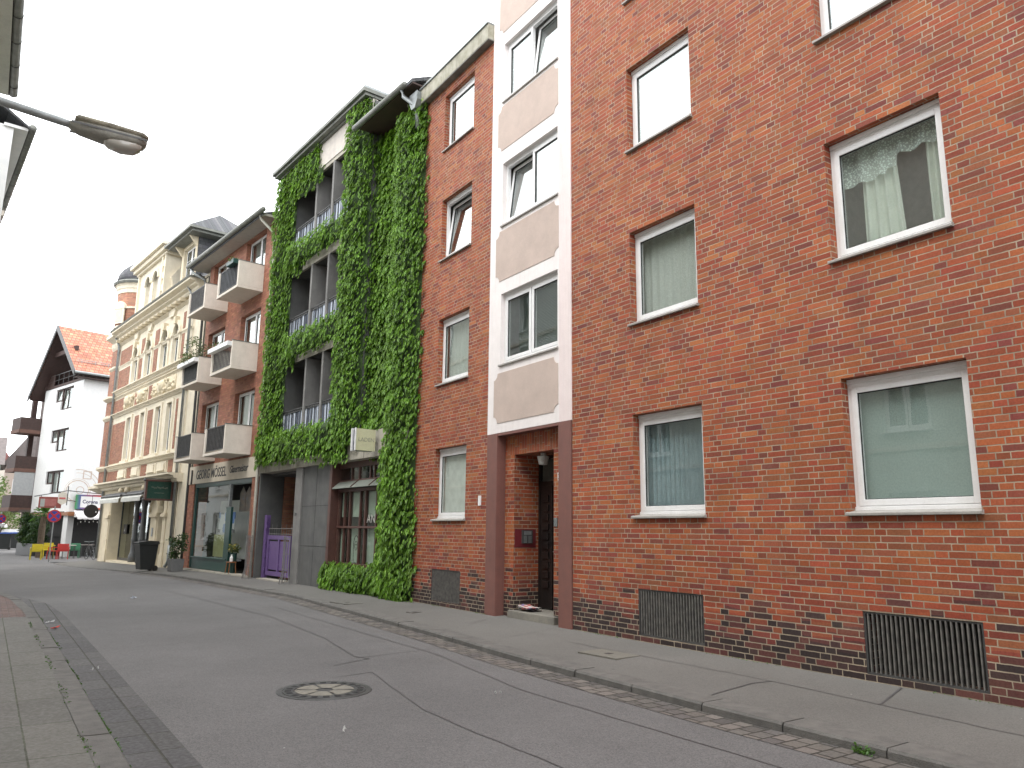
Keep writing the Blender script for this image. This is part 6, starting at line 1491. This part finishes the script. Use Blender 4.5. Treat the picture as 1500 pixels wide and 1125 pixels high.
far_house(.95, 6.6, 92, 7.9, 12.6, m_pinkw, m_farroof, 'pale pink house with a steep grey roof far behind the brown balconies', [(.7, 1.4, 4.9, 6.3), (.7, 1.4, 2.4, 3.8), (2.6, 3.4, 4.9, 6.3)], gable_side=True)
far_house(-6, .45, 86, 7.4, 10.2, m_greenw, m_farroof, 'pale green grey house at the far left edge with a brown grey roof', [(4.9, 5.6, 4.6, 6.0)], gable_side=False)
far_house(-3, 1.2, 104, 9.2, 12.2, m_cream, m_farred, 'far house with a dull red roof peeping over the grey roofs', [(2.5, 3.2, 7.6, 9.0)], gable_side=True)
# garden wall with white fence panels, hedge bank, tree, bins
fw_ = thing('garden_wall', 'low garden wall with white fence panels and a domed white pier', 'wall', loc=(-4, 80, -.16), rz=-PI / 2)
mb = MB()
for s in (0, 2.4, 4.55, 6.9): mb.box(s, s + .45, 0, .45, 0, 1.7)
mb.build('pier', m_pinkw, fw_)
mb = MB(); mb.box(.45, 6.9, .1, .3, 0, .5); mb.build('plinth', m_conc, fw_)
for a, b in ((.45, 2.4), (2.85, 4.55), (5.0, 6.9)): mb = MB(); mb.box(a, b, .15, .22, .5, 1.55); mb.build('fence_panel', m_whitepaint, fw_)
mb = MB(); mb.lathe((4.77, .22), [(.75, 1.7), (.7, 1.9), (.45, 2.05), (.1, 2.12)], 16); mb.build('domed_cap', m_whitepaint, fw_)
def tree(x, y, h, r_, label, mat, seed, clumps=60, leaf=.22, n=60, name='tree', z0=None, squash=1.0):
    t_ = thing(name, label, 'tree', loc=(x, y, G(y) if z0 is None else z0)); rr = random.Random(seed)
    mb = MB(); top = (rr.uniform(-.3, .3), rr.uniform(-.3, .3), h * .75); mb.tube([(0, 0, 0), (.1, 0, h * .3), (top[0] * .6, top[1] * .6, h * .55), top], [h * .03, h * .024, h * .016, h * .006], 10)
    cs = []
    for k in range(9):
        a = rr.uniform(0, 2 * PI); q = rr.uniform(.5, .95) * r_; zz = h * rr.uniform(.5, .95); p0 = (0.05, 0, h * rr.uniform(.28, .5)); p1 = (math.cos(a) * q * .5, math.sin(a) * q * .5, (p0[2] + zz) / 2 + .2); p2 = (math.cos(a) * q, math.sin(a) * q, zz); mb.tube([p0, p1, p2], [h * .012, h * .008, h * .003], 6); cs.append(p2)
    mb.build('trunk', m_bark, t_)
    mb = MB()
    for _ in range(clumps):
        d = Vector((rr.gauss(0, 1), rr.gauss(0, 1), rr.gauss(0, 1))).normalized() * rr.uniform(.45, 1.0); c = (d.x * r_, d.y * r_, h * .68 + d.z * h * .32 * squash)
        leaf_clump(mb, c, (r_ * .26, r_ * .26, r_ * .2), n, leaf, rr)
    mb.build('crown', mat, t_); return t_
tree(.9, 73, 4.4, 1.15, 'loose pale green young tree at the far left edge by the road sign', leafmat('pale young leaves', [(.16, .17, .08), (.22, .24, .11), (.13, .17, .06)], .3), 3, 45, .14, 40)
tree(-.6, 76, 6.5, 1.9, 'bushy olive tree at the left edge before the far houses', m_leaft, 5, 60, .18, 60)
tree(-7.5, 61, 15, 4.6, 'tall broad tree beyond the left houses, mirrored in the shop panes', m_leaft, 8, 170, .35, 80)
tree(-6.5, 50, 12, 3.6, 'leafy tree behind the left houses nearer the bend', m_leaft, 18, 120, .32, 70)
mb = MB(); rr = random.Random(2)
for _ in range(90): leaf_clump(mb, (rr.uniform(82, 84.5), rr.uniform(-6, 5), rr.uniform(.3, 3.4)), (.5, .6, .5), 60, .22, rr)
o = mb.build('hedge_bank', m_leaft); tag(o, 'green bank of bushes behind the white fence panels', None, kind='stuff')
m_blue = M('blue bin lid', (.05, .12, .42), rough=.5, bump=0)
bin_((1.25, 72.0, -.16), 0, 'dark wheelie bin with a blue lid by the brown balconies', m_bin, m_blue, 1.3, .8, 'blue lidded bins at the far corner')
bin_((2.0, 74.5, -.16), rad(20), 'second blue lidded bin, half hidden behind the first', m_bin, m_blue, 1.3, .8, 'blue lidded bins at the far corner')
